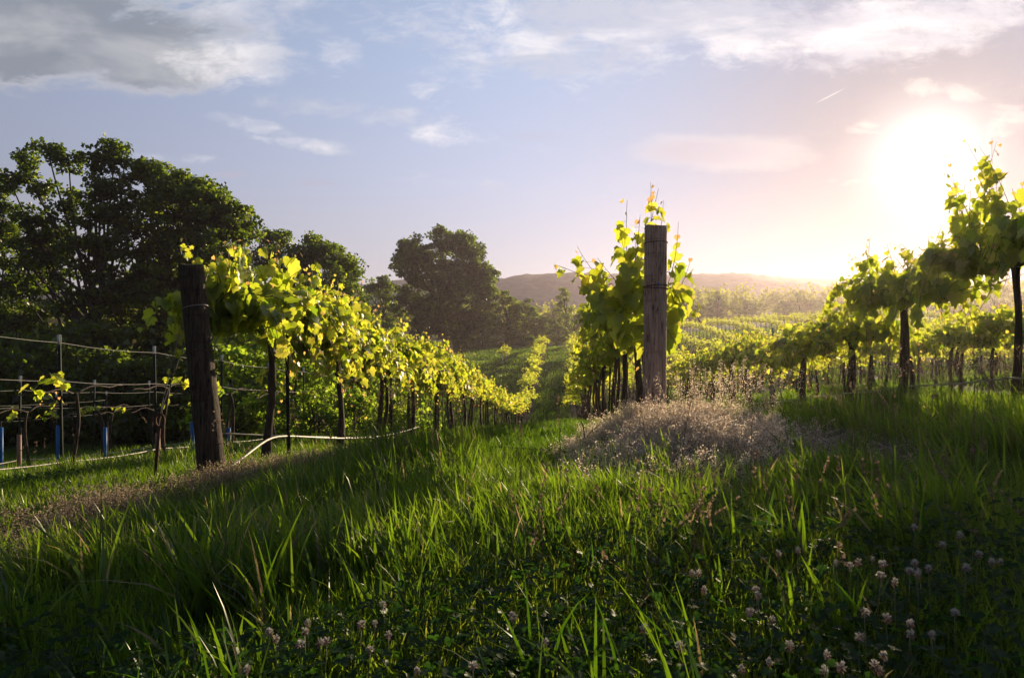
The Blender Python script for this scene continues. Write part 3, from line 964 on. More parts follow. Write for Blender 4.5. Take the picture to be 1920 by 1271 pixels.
# sunlit row on the right
x = row_of(1)
V3 = vine_meshes(151, 'near', nshoot=78, up=1.5, extra=[bez((0, -.1, 1.5), (-.1, -.1, 2.1), (-.35, .1, 2.62), 9), bez((0, .3, 1.5), (-.1, .3, 2.1), (-.15, .2, 2.72), 9), bez((0, .6, 1.5), (-.2, .5, 2.0), (-.5, .5, 2.45), 8), bez((0, -.3, 1.5), (0, -.3, 2.1), (.1, -.2, 2.6), 8)])
ROW3 = [vine_meshes(170 + 2 * k_, 'near', nshoot=80, hang=(-.8, .05)) for k_ in range(3)]
for k_ in range(40):
    y = 7.97 + 2.36 * k_
    me = V3 if k_ == 0 else (ROW3[k_ % 3] if k_ < 8 else (MID[k_ % 5] if k_ < 13 else FAR[k_ % 5]))
    put_vine(me, x + rv.normal() * .05, y, lab(k_, W3, 'far along'), 'grapevines of the sunlit right row', k_ % 2 == 1, (1.10 if k_ < 2 else (.92 if k_ < 5 else rv.uniform(.96, 1.08))))
# rows further right
far_rows = []
for rr in range(2, 12):
    x = row_of(rr)
    y = max(7.0, x * FPX / 900.0) + rv.uniform(0, 1.5)
    k_ = 0
    while y < 108:
        far_rows.append((y, x, rr, k_))
        y += 2.36
        k_ += 1
far_rows.sort()
quota = 300 - 41 - 41 - 40 - 22
for idx, (y, x, rr, k_) in enumerate(far_rows[:quota]):
    me = NEAR[(idx) % 5] if y < 17 else (MID[idx % 5] if y < 32 else FAR[idx % 5])
    put_vine(me, x + rv.normal() * .05, y, 'hazy yellow green grapevine in the hillside rows beyond the sunlit right row', 'grapevines of the hillside rows on the right', idx % 2 == 1, rv.uniform(.95, 1.06))
rest = far_rows[quota:]
g = Geo()
fm = FAR[0]['foliage']
fv = np.zeros(len(fm.vertices) * 3, np.float32)
fm.vertices.foreach_get('co', fv)
fv = fv.reshape(-1, 3)[: (len(fm.vertices) // 4) * 4]
fq = np.arange(len(fv)).reshape(-1, 4)
for idx, (y, x, rr, k_) in enumerate(rest):
    base = np.array([x, y, gz(x, y)])
    sgn = np.array([1 if idx % 2 else -1, 1 if idx % 3 else -1, 1.0])
    g.add(fv * sgn + base, np.concatenate([fq[:, [0, 1, 2]], fq[:, [0, 2, 3]]]), np.clip(rv.normal(.55, .12, size=len(fq) * 2), .2, .84))
if rest:
    tag(g.build('vineyard_rows', M['vine_leaf']), 'most distant hillside vine rows, a hazy yellow green mass', 'vine rows', kind='stuff')
    g = Geo()
    for (y, x, rr, k_) in rest:
        z = gz(x, y)
        g.tube([(x, y, z), (x + .03, y, z + .8), (x, y, z + 1.5)], [.06, .05, .04], 4)
    tag(g.build('vineyard_trunks', M['bark']), 'dark trunks under the most distant hillside vine rows', 'vine trunks', kind='stuff')

# thin, wiry rows on the left
LW = {-2: 'the wiry row just left of the leaning post', -3: 'the second wiry row left of the leaning post', -4: 'the wiry row nearest the dark thicket'}
left_v = []
for rr, ys_ in ((-2, [10.4 + 2.4 * k_ for k_ in range(9)]), (-3, [12.6 + 2.35 * k_ for k_ in range(7)]), (-4, [17 + 2.4 * k_ for k_ in range(4)])):
    x = row_of(rr)
    for k_, y in enumerate(ys_):
        me = SPARSE[(k_ + rr) % 3]
        put_vine(me, x + .1, y + .12, '%s half bare young grapevine along %s' % (ORD[k_] if k_ < 8 else 'last', LW[rr]), 'half bare vines of the left rows', k_ % 2 == 1, rv.uniform(.92, 1.0))
        left_v.append((rr, x, y))
M['pale_bark'] = solid_mat('pale_bark', (.40, .34, .28), (.62, .56, .48), (30, 30, 6), .85, .3)
YEARLING['trunk'].materials[0] = M['pale_bark']
x = row_of(-2)
put_vine(YEARLING, x - .2, 86, 'lone yellow green vine with a white stem on the far grassy slope', None, False, 1.1)
put_vine(YEARLING, x - .1, 90, 'bushy yellow green vine just above the lone white stemmed vine', None, True, 1.1)


# ------------------------------------------------------------------ end posts
def round_post(name, top_, foot, r_top, r_foot, mat, label, seed):
    r = np.random.default_rng(seed)
    foot, top_ = np.array(foot), np.array(top_)
    o = thing(name, tuple(foot), label, 'post')
    d = top_ - foot
    n_, k__ = 28, 40
    g = Geo()
    t = np.linspace(0, 1, k__)
    P = d * t[:, None]
    th = np.arange(n_) * 2 * PI / n_
    lobes = 1 + .018 * np.sin(3 * th + seed) + .012 * np.sin(7 * th + 2 * seed)
    R = (r_foot + (r_top - r_foot) * t)[:, None] * lobes[None, :] * (1 + .012 * r.normal(size=(k__, 1)))
    R *= 1 + .006 * r.normal(size=R.shape)
    Vx = np.stack([P[:, 0, None] + R * np.cos(th), P[:, 1, None] + R * np.sin(th), np.repeat(P[:, 2, None], n_, 1) + 0 * R], -1)
    Vx[-1, :, :2] = P[-1, :2] + (Vx[-1, :, :2] - P[-1, :2]) * .965
    Vx[-1, :, 2] += .008 * np.sin(2 * th + 1)
    i_, j_ = np.meshgrid(np.arange(k__ - 1), np.arange(n_), indexing='ij')
    q_ = np.stack([i_ * n_ + j_, i_ * n_ + (j_ + 1) % n_, (i_ + 1) * n_ + (j_ + 1) % n_, (i_ + 1) * n_ + j_], -1).reshape(-1, 4)
    Vl = np.concatenate([Vx.reshape(-1, 3), [P[-1] + np.array([0, 0, .004])]])
    caps = np.array([[(k__ - 1) * n_ + a, (k__ - 1) * n_ + (a + 1) % n_, k__ * n_] for a in range(n_)])
    g.add(Vl, [q_, caps])
    g.build('shaft', mat, o, True).data.set_sharp_from_angle(angle=.7)
    return o, d, lambda f: r_foot + (r_top - r_foot) * f


def band(o, d, rad, f, name='wire_band', tilt=0.0, thick=.005, mat=None):
    g = Geo()
    a = np.linspace(0, 2 * PI, 33)
    c = d * f
    R = rad(f) * 1.035 + thick * .4
    g.tube(np.c_[c[0] + R * np.cos(a), c[1] + R * np.sin(a), c[2] + tilt * np.cos(a + .6)], thick, 5)
    return g.build(name, mat or M['wire'], o, True)


pr, d_r, rad_r = round_post('wooden_post', spot(1230, 424, 7.16), spot(1227, 800, 7.16), .108, .112, M['post'], 'upright weathered brown end post with vine shoots rising behind it', 5)
band(pr, d_r, rad_r, .915, tilt=.006, thick=.004, mat=M['rust'])
band(pr, d_r, rad_r, .70, tilt=.01, thick=.005, mat=M['rust'])
band(pr, d_r, rad_r, .69, tilt=-.006, thick=.004, mat=M['rust'])
g = Geo()
g.box(np.array(d_r * .705) + np.array([.012, -.118, 0]), (.02, .014, .03))
g.build('clip', M['blueclip'], pr)
g = Geo()
c_ = np.array(d_r)
g.tube(np.array([c_ * .69 + [.02, -.122, 0], c_ * .6 + [.03, -.12, 0], c_ * .5 + [.028, -.124, 0], c_ * .42 + [.05, -.118, 0], c_ * .3 + [.062, -.112, 0]]), .0035, 5)
g.build('wire_tail', M['wire'], pr, True)

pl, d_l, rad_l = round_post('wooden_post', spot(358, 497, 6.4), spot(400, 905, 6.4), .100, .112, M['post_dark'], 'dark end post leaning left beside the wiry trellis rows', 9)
band(pl, d_l, rad_l, .80, tilt=.03, thick=.004, mat=M['wire'])
band(pl, d_l, rad_l, .60, tilt=.02, thick=.004, mat=M['rust'])
band(pl, d_l, rad_l, .18, tilt=.01, thick=.004, mat=M['rust'])

# iron anchor rod with a loop and its guy wires
p0, p1 = spot(289, 915, 6.45), spot(299, 800, 6.45)
ar = thing('anchor_rod', p0, 'rusty iron anchor rod with a loop beside the leaning post', 'anchor rod')
g = Geo()
dv = np.array(p1 - p0)
g.tube([(0, 0, 0), dv * .35, dv * .7, dv], [.013, .014, .014, .013], 8)
g.build('rod', M['rust'], ar, True)
g = Geo()
a = np.linspace(-.5 * PI, 1.5 * PI, 22)
g.tube(np.c_[dv[0] + .038 * np.cos(a), dv[1] + 0 * a, dv[2] + .055 + .058 * np.sin(a)], .012, 7)
g.build('loop', M['rust'], ar, True)
loopt = np.array(p1) + np.array([0, 0, .10])
for (px, py), lb in (((352, 560), 'steel guy wire from the anchor loop high up to the leaning post'), ((348, 640), 'lower steel guy wire from the anchor loop to the leaning post')):
    e = np.array(spot(px, py, 6.36))
    g = Geo()
    m_ = (loopt + e) / 2 + np.array([-.01, 0, -.02])
    g.tube(bez(loopt, m_, e, 8), .0032, 5)
    tag(g.build('guy_wire', M['wire'], None, True), lb, 'wire')

# ------------------------------------------------------------------ metal stakes
STK = {}


def stake_meshes(h):
    g = Geo()
    # T section
    g.box((0, 0, h / 2), (.038, .006, h))
    g.box((0, .0185, h / 2), (.006, .030, h))
    for k__ in range(int(h / .06)):
        g.box((0, -.0065, .05 + k__ * .06), (.012, .007, .022))
    a_ = g.mesh('post', M['steel'])
    g = Geo()
    g.box((0, .0, h + .001), (.044, .012, .008))
    g.box((0, -.0115, h - .065), (.042, .003, .13))
    g.box((0, .0365, h - .065), (.010, .003, .13))
    return a_, g.mesh('white_tip', M['white'])


SM = stake_meshes(2.06)


def put_stake(x, y, label, group, s=1.0, tip=True):
    o = thing('metal_stake', (x, y, gz(x, y)), label, 'stake', group, rv.uniform(-.2, .2))
    o.rotation_euler = (rv.normal() * .012, rv.normal() * .015, rv.uniform(-.2, .2))
    o.scale = (1, 1, s)
    link('post', SM[0], o)
    if tip:
        link('white_tip', SM[1], o)
    return o


for (rr, x, y), k_ in zip(left_v, range(99)):
    kk = sum(1 for q_ in left_v[:k_] if q_[0] == rr)
    put_stake(x, y, '%s white tipped steel stake along %s' % (ORD[kk] if kk < 8 else 'last', LW[rr]), 'steel stakes of the wiry left rows', 1.0 if rr == -2 else .97)
for k_ in range(12):
    y = 8.19 + 2.42 * k_ * 2 if k_ else 8.19
    if y > 60:
        break
    put_stake(row_of(-1) + .04, y, ('%s steel stake standing in %s' % (ORD[k_], W1)) if k_ < 8 else 'steel stake down the slope in %s' % W1, 'steel stakes of the row behind the leaning post', 1.12 if k_ == 0 else 1.0)
for k_ in range(10):
    y = 11.35 + 4.64 * k_
    put_stake(row_of(0) + .06, y, ('%s steel stake standing in %s' % (ORD[k_], W2)) if k_ < 8 else 'steel stake down the slope in %s' % W2, 'steel stakes of the row behind the brown post')
for k_ in range(10):
    y = 7.86 + 4.72 * k_
    put_stake(row_of(1) + .03, y, ('%s steel stake standing in %s' % (ORD[k_], W3)) if k_ < 8 else 'steel stake far along %s' % W3, 'steel stakes of the sunlit right row', 1.12 if k_ == 0 else 1.0)


# ------------------------------------------------------------------ wires and drip hoses
def strand(name, x, y0_, y1_, h, rad, mat, label, cat, sag=.02, step=2.4, start=None, group=None, jitter=0.0):
    r = np.random.default_rng(int(abs(x * 100) + h * 1000))
    pts = []
    yk = np.arange(y0_, y1_ + .1, step)
    base = [gz(x, y) + h + r.normal() * jitter for y in yk]
    if start is not None:
        pts.append(np.array(start))
    for k__ in range(len(yk)):
        pts.append(np.array((x, yk[k__], base[k__])))
        if k__ + 1 < len(yk):
            for f in (.25, .5, .75):
                pts.append(np.array((x + r.normal() * jitter * .3, yk[k__] + f * step, base[k__] * (1 - f) + base[k__ + 1] * f - sag * 4 * f * (1 - f))))
    g = Geo()
    g.tube(np.array(pts), rad, 5)
    o = g.build(name, mat, None, True)
    return tag(o, label, cat, group)


lt = np.array(spot(358, 497, 6.4))
lf = np.array(spot(400, 905, 6.4))
on_l = lambda f: lf + (lt - lf) * f + np.array([.0, .10, 0])
strand('trellis_wire', row_of(-1), 8.19, 45, 1.86, .0045, M['wire'], 'upper steel wire through the leaves of the row behind the leaning post', 'wire', start=on_l(.87))
strand('trellis_wire', row_of(-1) + .02, 8.19, 45, 1.42, .0045, M['wire'], 'lower steel wire under the leaves of the row behind the leaning post', 'wire', start=on_l(.62))
rt = np.array(spot(1230, 424, 7.16))
rf = np.array(spot(1227, 800, 7.16))
on_r = lambda f: rf + (rt - rf) * f + np.array([.0, .11, 0])
strand('trellis_wire', row_of(0), 8.75, 45, 1.42, .0045, M['wire'], 'steel wire carrying the row behind the brown post', 'wire', step=2.32, start=on_r(.70))
strand('trellis_wire', row_of(1), 5.5, 45, 1.88, .0045, M['wire'], 'upper steel wire of the sunlit right row', 'wire', step=2.36)
strand('trellis_wire', row_of(1), 5.5, 45, 1.44, .0045, M['wire'], 'lower steel wire of the sunlit right row', 'wire', step=2.36)
HB = {-2: (1.95, 1.42), -3: (1.72, 1.38, ), -4: (1.72, 1.3)}
HN = ['upper', 'lower']
for rr, hs in HB.items():
    ys0 = {-2: 5.6, -3: 10.25, -4: 14.6}[rr]
    ys1 = {-2: 30, -3: 27, -4: 25}[rr]
    for h_, nm in zip(hs, HN):
        strand('trellis_wire', row_of(rr), ys0, ys1, h_, .0034, M['wire'], '%s bright steel wire of %s' % (nm, LW[rr]), 'wire', sag=.03)
for rr, nm in ((-2, 'long pale drip hose sagging along the wiry row just left of the leaning post'), (-3, 'thin pale drip hose along the second wiry row left of the leaning post')):
    strand('drip_hose', row_of(rr) + .06, {-2: 5.6, -3: 10.2}[rr], {-2: 22, -3: 24}[rr], .30, .0105, M['hose'], nm, 'hose', sag=.03, jitter=.015)
# the hose of the leaning post's row: from the foot of the post up to the first trunks
pts = np.array([spot(385, 900, 6.2), spot(420, 884, 6.5), spot(460, 855, 6.9), spot(500, 823, 7.5), spot(530, 816, 8.1), spot(600, 821, 9.0), spot(660, 822, 10.2), spot(720, 818, 12.0), spot(760, 808, 14.0), spot(785, 800, 15.2)])
pts2 = []
for k_ in range(len(pts) - 1):
    for f in (0, .33, .67):
        pts2.append(pts[k_] * (1 - f) + pts[k_ + 1] * f)
pts2.append(pts[-1])
pts2 = np.array(pts2)
for _ in range(2):
    pts2[1:-1] = (pts2[:-2] + 2 * pts2[1:-1] + pts2[2:]) / 4
g = Geo()
g.tube(pts2, .0115, 8)
tag(g.build('drip_hose', M['hose'], None, True), 'white drip hose rising from the foot of the leaning post to its row of vines', 'hose')
g = Geo()
g.tube(bez(spot(412, 812, 8.6), spot(520, 818, 9.0), spot(735, 822, 12.6), 14), .009, 7)
tag(g.build('drip_hose', M['hose'], None, True), 'second pale hose running just behind the white hose at the leaning post', 'hose')
strand('drip_hose', row_of(1) - .05, 5.61, 40, .36, .011, M['hose'], 'pale drip hose hung along the trunks of the sunlit right row', 'hose', sag=.02, step=2.36)

# grow tubes
for k_, (px, top_, bot, Y, mt, lb) in enumerate([(110, 794, 835, 11.6, 'blue', 'slim blue grow tube by the first stake of the wiry left rows'), (197, 797, 835, 15.5, 'blue', 'small blue grow tube standing alone in the wiry left rows'),
                                                 (361, 787, 838, 13.6, 'blue', 'bright blue grow tube close beside the leaning post'), (429, 798, 830, 15.2, 'blue', 'blue grow tube just right of the leaning post'),
                                                 (36, 811, 850, 13.5, 'tan', 'brown grow tube near the left edge of the photo'), (296, 808, 850, 12.6, 'tan', 'brown grow tube behind the anchor rod loop'),
                                                 (2, 797, 840, 14.5, 'blue', 'blue grow tube cut by the left edge of the photo')]):
    p = spot(px, top_ + 4, Y)
    zb = gz(p.x, p.y)
    o = thing('grow_tube', (p.x, p.y, zb), lb, 'grow tube', 'grow tubes round young vines', .3 * k_)
    h_ = max(.35, p.z - zb)
    a = np.linspace(0, 2 * PI, 13)[:-1]
    g = Geo()
    n_ = 12
    ro, ri = .036, .032
    ring_ = lambda R, z: np.c_[R * np.cos(a) * (1 + .03 * np.cos(2 * a)), R * np.sin(a), np.full(n_, z)]
    Vt = np.concatenate([ring_(ro, 0), ring_(ro * 1.02, h_ * .5), ring_(ro, h_), ring_(ri, h_), ring_(ri, h_ * .4)])
    q_ = np.concatenate([np.stack([lv * n_ + np.arange(n_), lv * n_ + (np.arange(n_) + 1) % n_, (lv + 1) * n_ + (np.arange(n_) + 1) % n_, (lv + 1) * n_ + np.arange(n_)], -1) for lv in range(4)])
    g.add(Vt, q_)
    g.build('tube', M[mt], o, True)
    g = Geo()
    g.tube([(.046, .02, 0), (.045, .02, h_ * .5), (.043, .02, h_ + .12)], [.009, .009, .008], 5)
    g.build('cane', M['bark'], o)


# ------------------------------------------------------------------ grass
def vnoise(X, Y, s, seed=0):
    """smooth value noise in 0..1"""
    r = np.random.default_rng(seed)
    G = r.random((64, 64))
    x, y = X / s + 1000, Y / s + 1000
    xi, yi = np.floor(x).astype(int), np.floor(y).astype(int)
    fx, fy = x - xi, y - yi
    fx, fy = fx * fx * (3 - 2 * fx), fy * fy * (3 - 2 * fy)
    a, b = G[xi % 64, yi % 64], G[(xi + 1) % 64, yi % 64]
    c, d = G[xi % 64, (yi + 1) % 64], G[(xi + 1) % 64, (yi + 1) % 64]
    return (a * (1 - fx) + b * fx) * (1 - fy) + (c * (1 - fx) + d * fx) * fy


def blades(g, X, Y, h, wd, az, lean, bend, tone, r, levels=(0, .3, .6, .82)):
    n = len(X)
    Z = terrain(X, Y) - .01
    root = np.stack([X, Y, Z], -1)
    ld = np.stack([np.cos(az), np.sin(az), 0 * az], -1)
    th = r.uniform(0, 2 * PI, n)
    sd = np.stack([np.cos(th), np.sin(th), 0 * th], -1)
    Vs = []
    for t, ww in zip(list(levels) + [1.0], (1, .95, .72, .42, 0)):
        c = root + ld * (h * (lean * t + bend * t ** 2.2))[:, None] + np.array([0, 0, 1.0]) * (h * (t - .35 * bend * t ** 2.5 - .2 * lean * t))[:, None]
        if ww:
            Vs += [c - sd * (wd * ww * .5)[:, None], c + sd * (wd * ww * .5)[:, None]]
        else:
            Vs += [c]
    V = np.stack(Vs, 1)
    m_ = V.shape[1]
    k__ = len(levels)
    quads = np.array([[2 * i_, 2 * i_ + 1, 2 * i_ + 3, 2 * i_ + 2] for i_ in range(k__ - 1)])
    tri = np.array([[2 * k__ - 2, 2 * k__ - 1, 2 * k__]])
    off = (np.arange(n) * m_)[:, None, None]
    g.V.append(V.reshape(-1, 3))
    g.F += [(quads[None] + off).reshape(-1, 4) + g.n, (tri[None] + off).reshape(-1, 3) + g.n]
    g.T += [np.repeat(tone, len(quads)), tone]
    g.n += n * m_


def in_view(X, Y, pad=.6):
    return (X > (-VPX / FPX) * Y - pad) & (X < ((1920 - VPX) / FPX) * Y + pad)


def dry_left(X, Y):
    """the belt of dry weeds at the foot of the leaning post"""
    P = [(-1.6, 6.75), (-2.5, 6.35), (-2.95, 5.3), (-3.05, 3.8)]
    d = np.full(np.shape(X), 9.0)
    for (ax, ay), (bx, by) in zip(P[:-1], P[1:]):
        t = np.clip(((X - ax) * (bx - ax) + (Y - ay) * (by - ay)) / ((bx - ax) ** 2 + (by - ay) ** 2), 0, 1)
        d = np.minimum(d, np.hypot(X - ax - t * (bx - ax), Y - ay - t * (by - ay)))
    return np.clip(1.5 - d / .42, 0, 1)


def bare(X, Y):
    """0 where tall grass grows, 1 on the dry mound, the weed belt, the path and the strips under vines"""
    m1 = np.exp(-((X - 1.1) / 1.4) ** 4 - ((Y - 5.55) / 1.6) ** 4)
    m2 = .72 * dry_left(X, Y)
    fr = np.abs((X - ROW0 + ROWS / 2) % ROWS - ROWS / 2)
    m3 = np.clip((.75 - fr) / .3, 0, 1) * np.clip((Y - 8.0) / 2, 0, 1) * (X > -4)
    return np.clip(np.maximum(np.maximum(m1, m2), m3 * .95), 0, 1)


def path(X, Y):
    return np.exp(-((X + .22 + .02 * (Y - 6)) / .62) ** 4) * np.clip((Y - 5.2) / .8, 0, 1)


def clover_zone(X, Y):
    z1 = np.clip((3.12 - Y + .35 * np.sin(X * 2.1 + .6) + .30 * np.clip(X, -1, 2)) / .5, 0, 1)
    z2 = np.exp(-((X + 5.6) / 1.2) ** 2 - ((Y - 7.7) / .8) ** 2)
    return np.maximum(z1, z2)


rg = np.random.default_rng(21)
g = Geo()
# long grass, in tufts
for (ya, yb, dens, wdt) in ((1.2, 4.2, 2300, .0115), (4.2, 7.5, 1900, .0100), (7.5, 12.5, 1000, .011), (12.5, 20, 320, .016)):
    area = (yb - ya) * (1920 / FPX) * (ya + yb) / 2 + (yb - ya) * 3.2
    nt = int(area * dens / 14)
    Y = rg.uniform(ya, yb, nt)
    fx = rg.random(nt)
    X = -VPX / FPX * Y - 1.6 + fx * (1920 / FPX * Y + 3.2)
    keep = rg.random(nt) > np.maximum(bare(X, Y) * .97, .84 * clover_zone(X, Y))
    keep &= rg.random(nt) < np.clip(3.4 * vnoise(X, Y, .40, 3) - 1.0, .05, 1)
    X, Y = X[keep], Y[keep]
    nt = len(X)
    per = 14
    tuft_h = .10 + .30 * vnoise(X, Y, .9, 5) * rg.uniform(.45, 1.35, nt)
    tuft_h += .13 * np.clip((4.6 - Y) / .8, 0, 1) * np.clip((Y - 2.4) / .4, 0, 1) - .05 * np.clip((2.9 - Y) / .5, 0, 1)
    tuft_h = np.maximum(tuft_h, .07)
    tuft_h *= 1 - .25 * np.clip((Y - 6.2) / 1.5, 0, 1) 
    tuft_h *= 1 - .55 * np.clip((-1.3 - X) / .9, 0, 1) * np.clip((Y - 3.6) / .9, 0, 1) * np.clip((4.6 + X) / .9, 0, 1) * np.clip((8.6 - Y) / 1.0, 0, 1)
    tuft_h += .11 * np.clip((-4.0 - X) / .8, 0, 1) * np.clip((Y - 8.0) / 1.5, 0, 1)
    tuft_h += .20 * np.exp(-((X + 1.25) / .55) ** 2 - ((Y - 6.0) / 1.1) ** 2) + .10 * np.exp(-((X - 4.2) / 1.7) ** 4 - ((Y - 7.4) / 2.0) ** 4)
    tuft_h *= np.where(path(X, Y) > .35, .34, 1) * (1 - .5 * np.exp(-((X - 1.0) / 1.4) ** 4 - ((Y - 4.0) / 1.1) ** 4))
    taz = rg.uniform(0, 2 * PI, nt) * .35 + 2.6 * vnoise(X, Y, .8, 9) + .6
    XX_ = np.repeat(X, per) + rg.normal(size=nt * per) * .05
    YY_ = np.repeat(Y, per) + rg.normal(size=nt * per) * .05
    h = np.repeat(tuft_h, per) * rg.uniform(.45, 1.15, nt * per)
    az = np.repeat(taz, per) + rg.normal(size=nt * per) * 1.0
    lean = np.abs(rg.normal(size=nt * per)) * .22
    bend = np.abs(rg.normal(size=nt * per)) * .34
    tone = np.clip(np.repeat(.45 + .4 * (vnoise(X, Y, .9, 11) - .5), per) + rg.normal(size=nt * per) * .16, 0, .93)
    tone = np.maximum(tone - .3 * np.repeat(np.clip((3.3 - Y) / .5, 0, 1), per), 0)  # foreground shade painted into the blade colour: darker tone towards the camera
    tone[rg.random(nt * per) < .06] = 1.0
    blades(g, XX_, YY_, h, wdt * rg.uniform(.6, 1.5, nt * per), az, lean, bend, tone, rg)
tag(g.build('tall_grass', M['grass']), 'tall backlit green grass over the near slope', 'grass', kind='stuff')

# short grass between the tufts and on the path
g = Geo()
for (ya, yb, dens, hh_, wd_) in ((1.2, 5, 2400, .11, .005), (5, 9, 1500, .12, .007), (9, 20, 420, .13, .013), (20, 45, 75, .17, .03), (45, 110, 34, .24, .06)):
    area = (yb - ya) * (1920 / FPX) * (ya + yb) / 2 + (yb - ya) * 3.2
    n = int(area * dens)
    Y = rg.uniform(ya, yb, n)
    X = -VPX / FPX * Y - 1.6 + rg.random(n) * (1920 / FPX * Y + 3.2)
    keep = rg.random(n) > bare(X, Y) * .92
    X, Y = X[keep], Y[keep]
    n = len(X)
    h = hh_ * rg.uniform(.5, 1.5, n) * (.6 + .9 * vnoise(X, Y, 1.7, 15))
    tone = np.clip(.42 + .6 * (vnoise(X, Y, 2.6, 17) - .5) + rg.normal(size=n) * .15, 0, .92)
    blades(g, X, Y, h, wd_ * rg.uniform(.6, 1.4, n), rg.uniform(0, 2 * PI, n), np.abs(rg.normal(size=n)) * .25, np.abs(rg.normal(size=n)) * .3, tone, rg, levels=(0, .5))
tag(g.build('short_grass', M['grass']), 'short green grass on the path and the slopes', 'grass', kind='stuff')

# seeding stalks standing over the tall grass
g = Geo()
n = 1500
Y = rg.uniform(3.6, 11, n)
X = (rg.uniform(-VPX, 1920 - VPX, n) / FPX) * Y
keep = (rg.random(n) > np.maximum(bare(X, Y), path(X, Y))) & ((X > 1.2) | ((X < -.6) & (Y > 5)) | (rg.random(n) < .18)) & ((X > -2.0) | (rg.random(n) < .06)) & (Y < 9.5)
X, Y = X[keep], Y[keep]
nf_ = 60
X = np.concatenate([X, rg.uniform(-.2, 2.0, nf_)])
Y = np.concatenate([Y, rg.uniform(2.2, 3.3, nf_)])
for x, y in zip(X, Y):
    h = rg.uniform(.45, .72) if y > 3.4 else rg.uniform(.24, .42)
    a = rg.uniform(0, 2 * PI)
    le = abs(rg.normal()) * .12
    P = np.array([[x + math.cos(a) * le * t ** 2, y + math.sin(a) * le * t ** 2, gz(x, y) + h * t] for t in np.linspace(0, 1, 5)])
    g.tube(P, np.linspace(.0020, .0011, 5), 3, tone=.2)
    m_ = 12
    t = rg.uniform(.74, 1.0, m_)
    S = np.stack([np.interp(t, np.linspace(0, 1, 5), P[:, c_]) for c_ in range(3)], -1)
    leaves(g, S, rg.normal(size=(m_, 3)), rg.normal(size=(m_, 3)) * .5 + np.array([0, 0, 1]), rg.uniform(.010, .020, m_), rg.uniform(.1, .6, m_), RHOMB_V, RHOMB_F)
tag(g.build('grass_stalks', M['dry_brown']), 'thin seeding grass stalks standing over the tall grass', 'grass', kind='stuff')


# dry weeds: thin stems crowded with tiny pale pods
def weeds(g, X, Y, hmin, hmax, pods, r):
    for x, y in zip(X, Y):
        h = r.uniform(hmin, hmax)
        a, le = r.uniform(0, 2 * PI), abs(r.normal()) * .10
        zb = gz(x, y)
        tt = np.linspace(0, 1, 4)
        P = np.c_[x + math.cos(a) * le * tt ** 1.5, y + math.sin(a) * le * tt ** 1.5, zb + h * tt]
        g.tube(P, np.linspace(.0022, .0010, 4), 3, tone=r.uniform(.2, .7))
        t = r.uniform(.3, 1.0, pods)
        S = np.stack([np.interp(t, tt, P[:, c_]) for c_ in range(3)], -1)
        o_ = unit(r.normal(size=(pods, 3)) + np.array([0, 0, .4])) * (.05 * (1.12 - t) + .006)[:, None]
        leaves(g, S + o_, r.normal(size=(pods, 3)), r.normal(size=(pods, 3)), r.uniform(.006, .013, pods), r.uniform(.35, 1, pods) ** .6, RHOMB_V, RHOMB_F)


rd = np.random.default_rng(31)
g = Geo()
n = 4200
X = .78 + rd.normal(size=n) * .42
Y = 5.95 + rd.normal(size=n) * .68
clump = vnoise(X, Y, .30, 81)
keep = (Y < 7.4) & (Y > 4.1) & (rd.random(n) < np.clip(2.4 * clump - .25, .12, 1)) & (X > -.25 + .5 * rd.random(n)) & (X < 1.45 + .4 * rd.random(n))
X, Y, clump = X[keep], Y[keep], clump[keep]
peak = np.exp(-((X - .9) / .55) ** 2 - ((Y - 6.3) / .6) ** 2)
for lo, hi in ((0, .33), (.33, .5), (.5, .65), (.65, 1.01)):
    q_ = clump * .72 + peak * .28
    sel = (q_ >= lo * 1.1) & (q_ < hi * 1.1)
    weeds(g, X[sel], Y[sel], .04 + .08 * lo, .09 + .20 * hi, 26, rd)
X = rd.uniform(.75, 1.9, 46)
Y = rd.uniform(6.0, 6.9, 46)
weeds(g, X, Y, .36, .56, 80, rd)
# flattened straw round the edge of the mound
n = 6000
X = .85 + rd.normal(size=n) * .95
Y = 5.1 + rd.normal(size=n) * .8
blades(g, X, Y, rd.uniform(.06, .2, n), rd.uniform(.003, .006, n), rd.uniform(0, 2 * PI, n), rd.uniform(.8, 2.2, n), rd.uniform(.2, .6, n), rd.uniform(0, .8, n), rd, levels=(0, .5))
tag(g.build('dry_weeds', M['dry']), 'pinkish tan dry weeds heaped at the foot of the brown post', 'weeds', kind='stuff')
g = Geo()
n = 9000
X = rd.uniform(-4.0, -1.2, n)
Y = rd.uniform(3.3, 7.4, n)
kp = rd.random(n) < dry_left(X, Y) * np.clip(2.4 * vnoise(X, Y, .4, 71) - .35, .06, 1)
X, Y = X[kp], Y[kp]
weeds(g, X, Y, .05, .18, 22, rd)
n = 1800
X = rd.uniform(-4.0, -1.2, 4 * n)
Y = rd.uniform(3.3, 7.4, 4 * n)
kp = rd.random(4 * n) < dry_left(X, Y) * .6
X, Y = X[kp], Y[kp]
n = len(X)
blades(g, X, Y, rd.uniform(.06, .2, n), rd.uniform(.003, .006, n), rd.uniform(0, 2 * PI, n), rd.uniform(.8, 2.2, n), rd.uniform(.2, .6, n), rd.uniform(0, .6, n), rd, levels=(0, .5))
tag(g.build('dry_weeds', M['dry_brown']), 'brown dry weeds in a belt at the foot of the leaning post', 'weeds', kind='stuff')

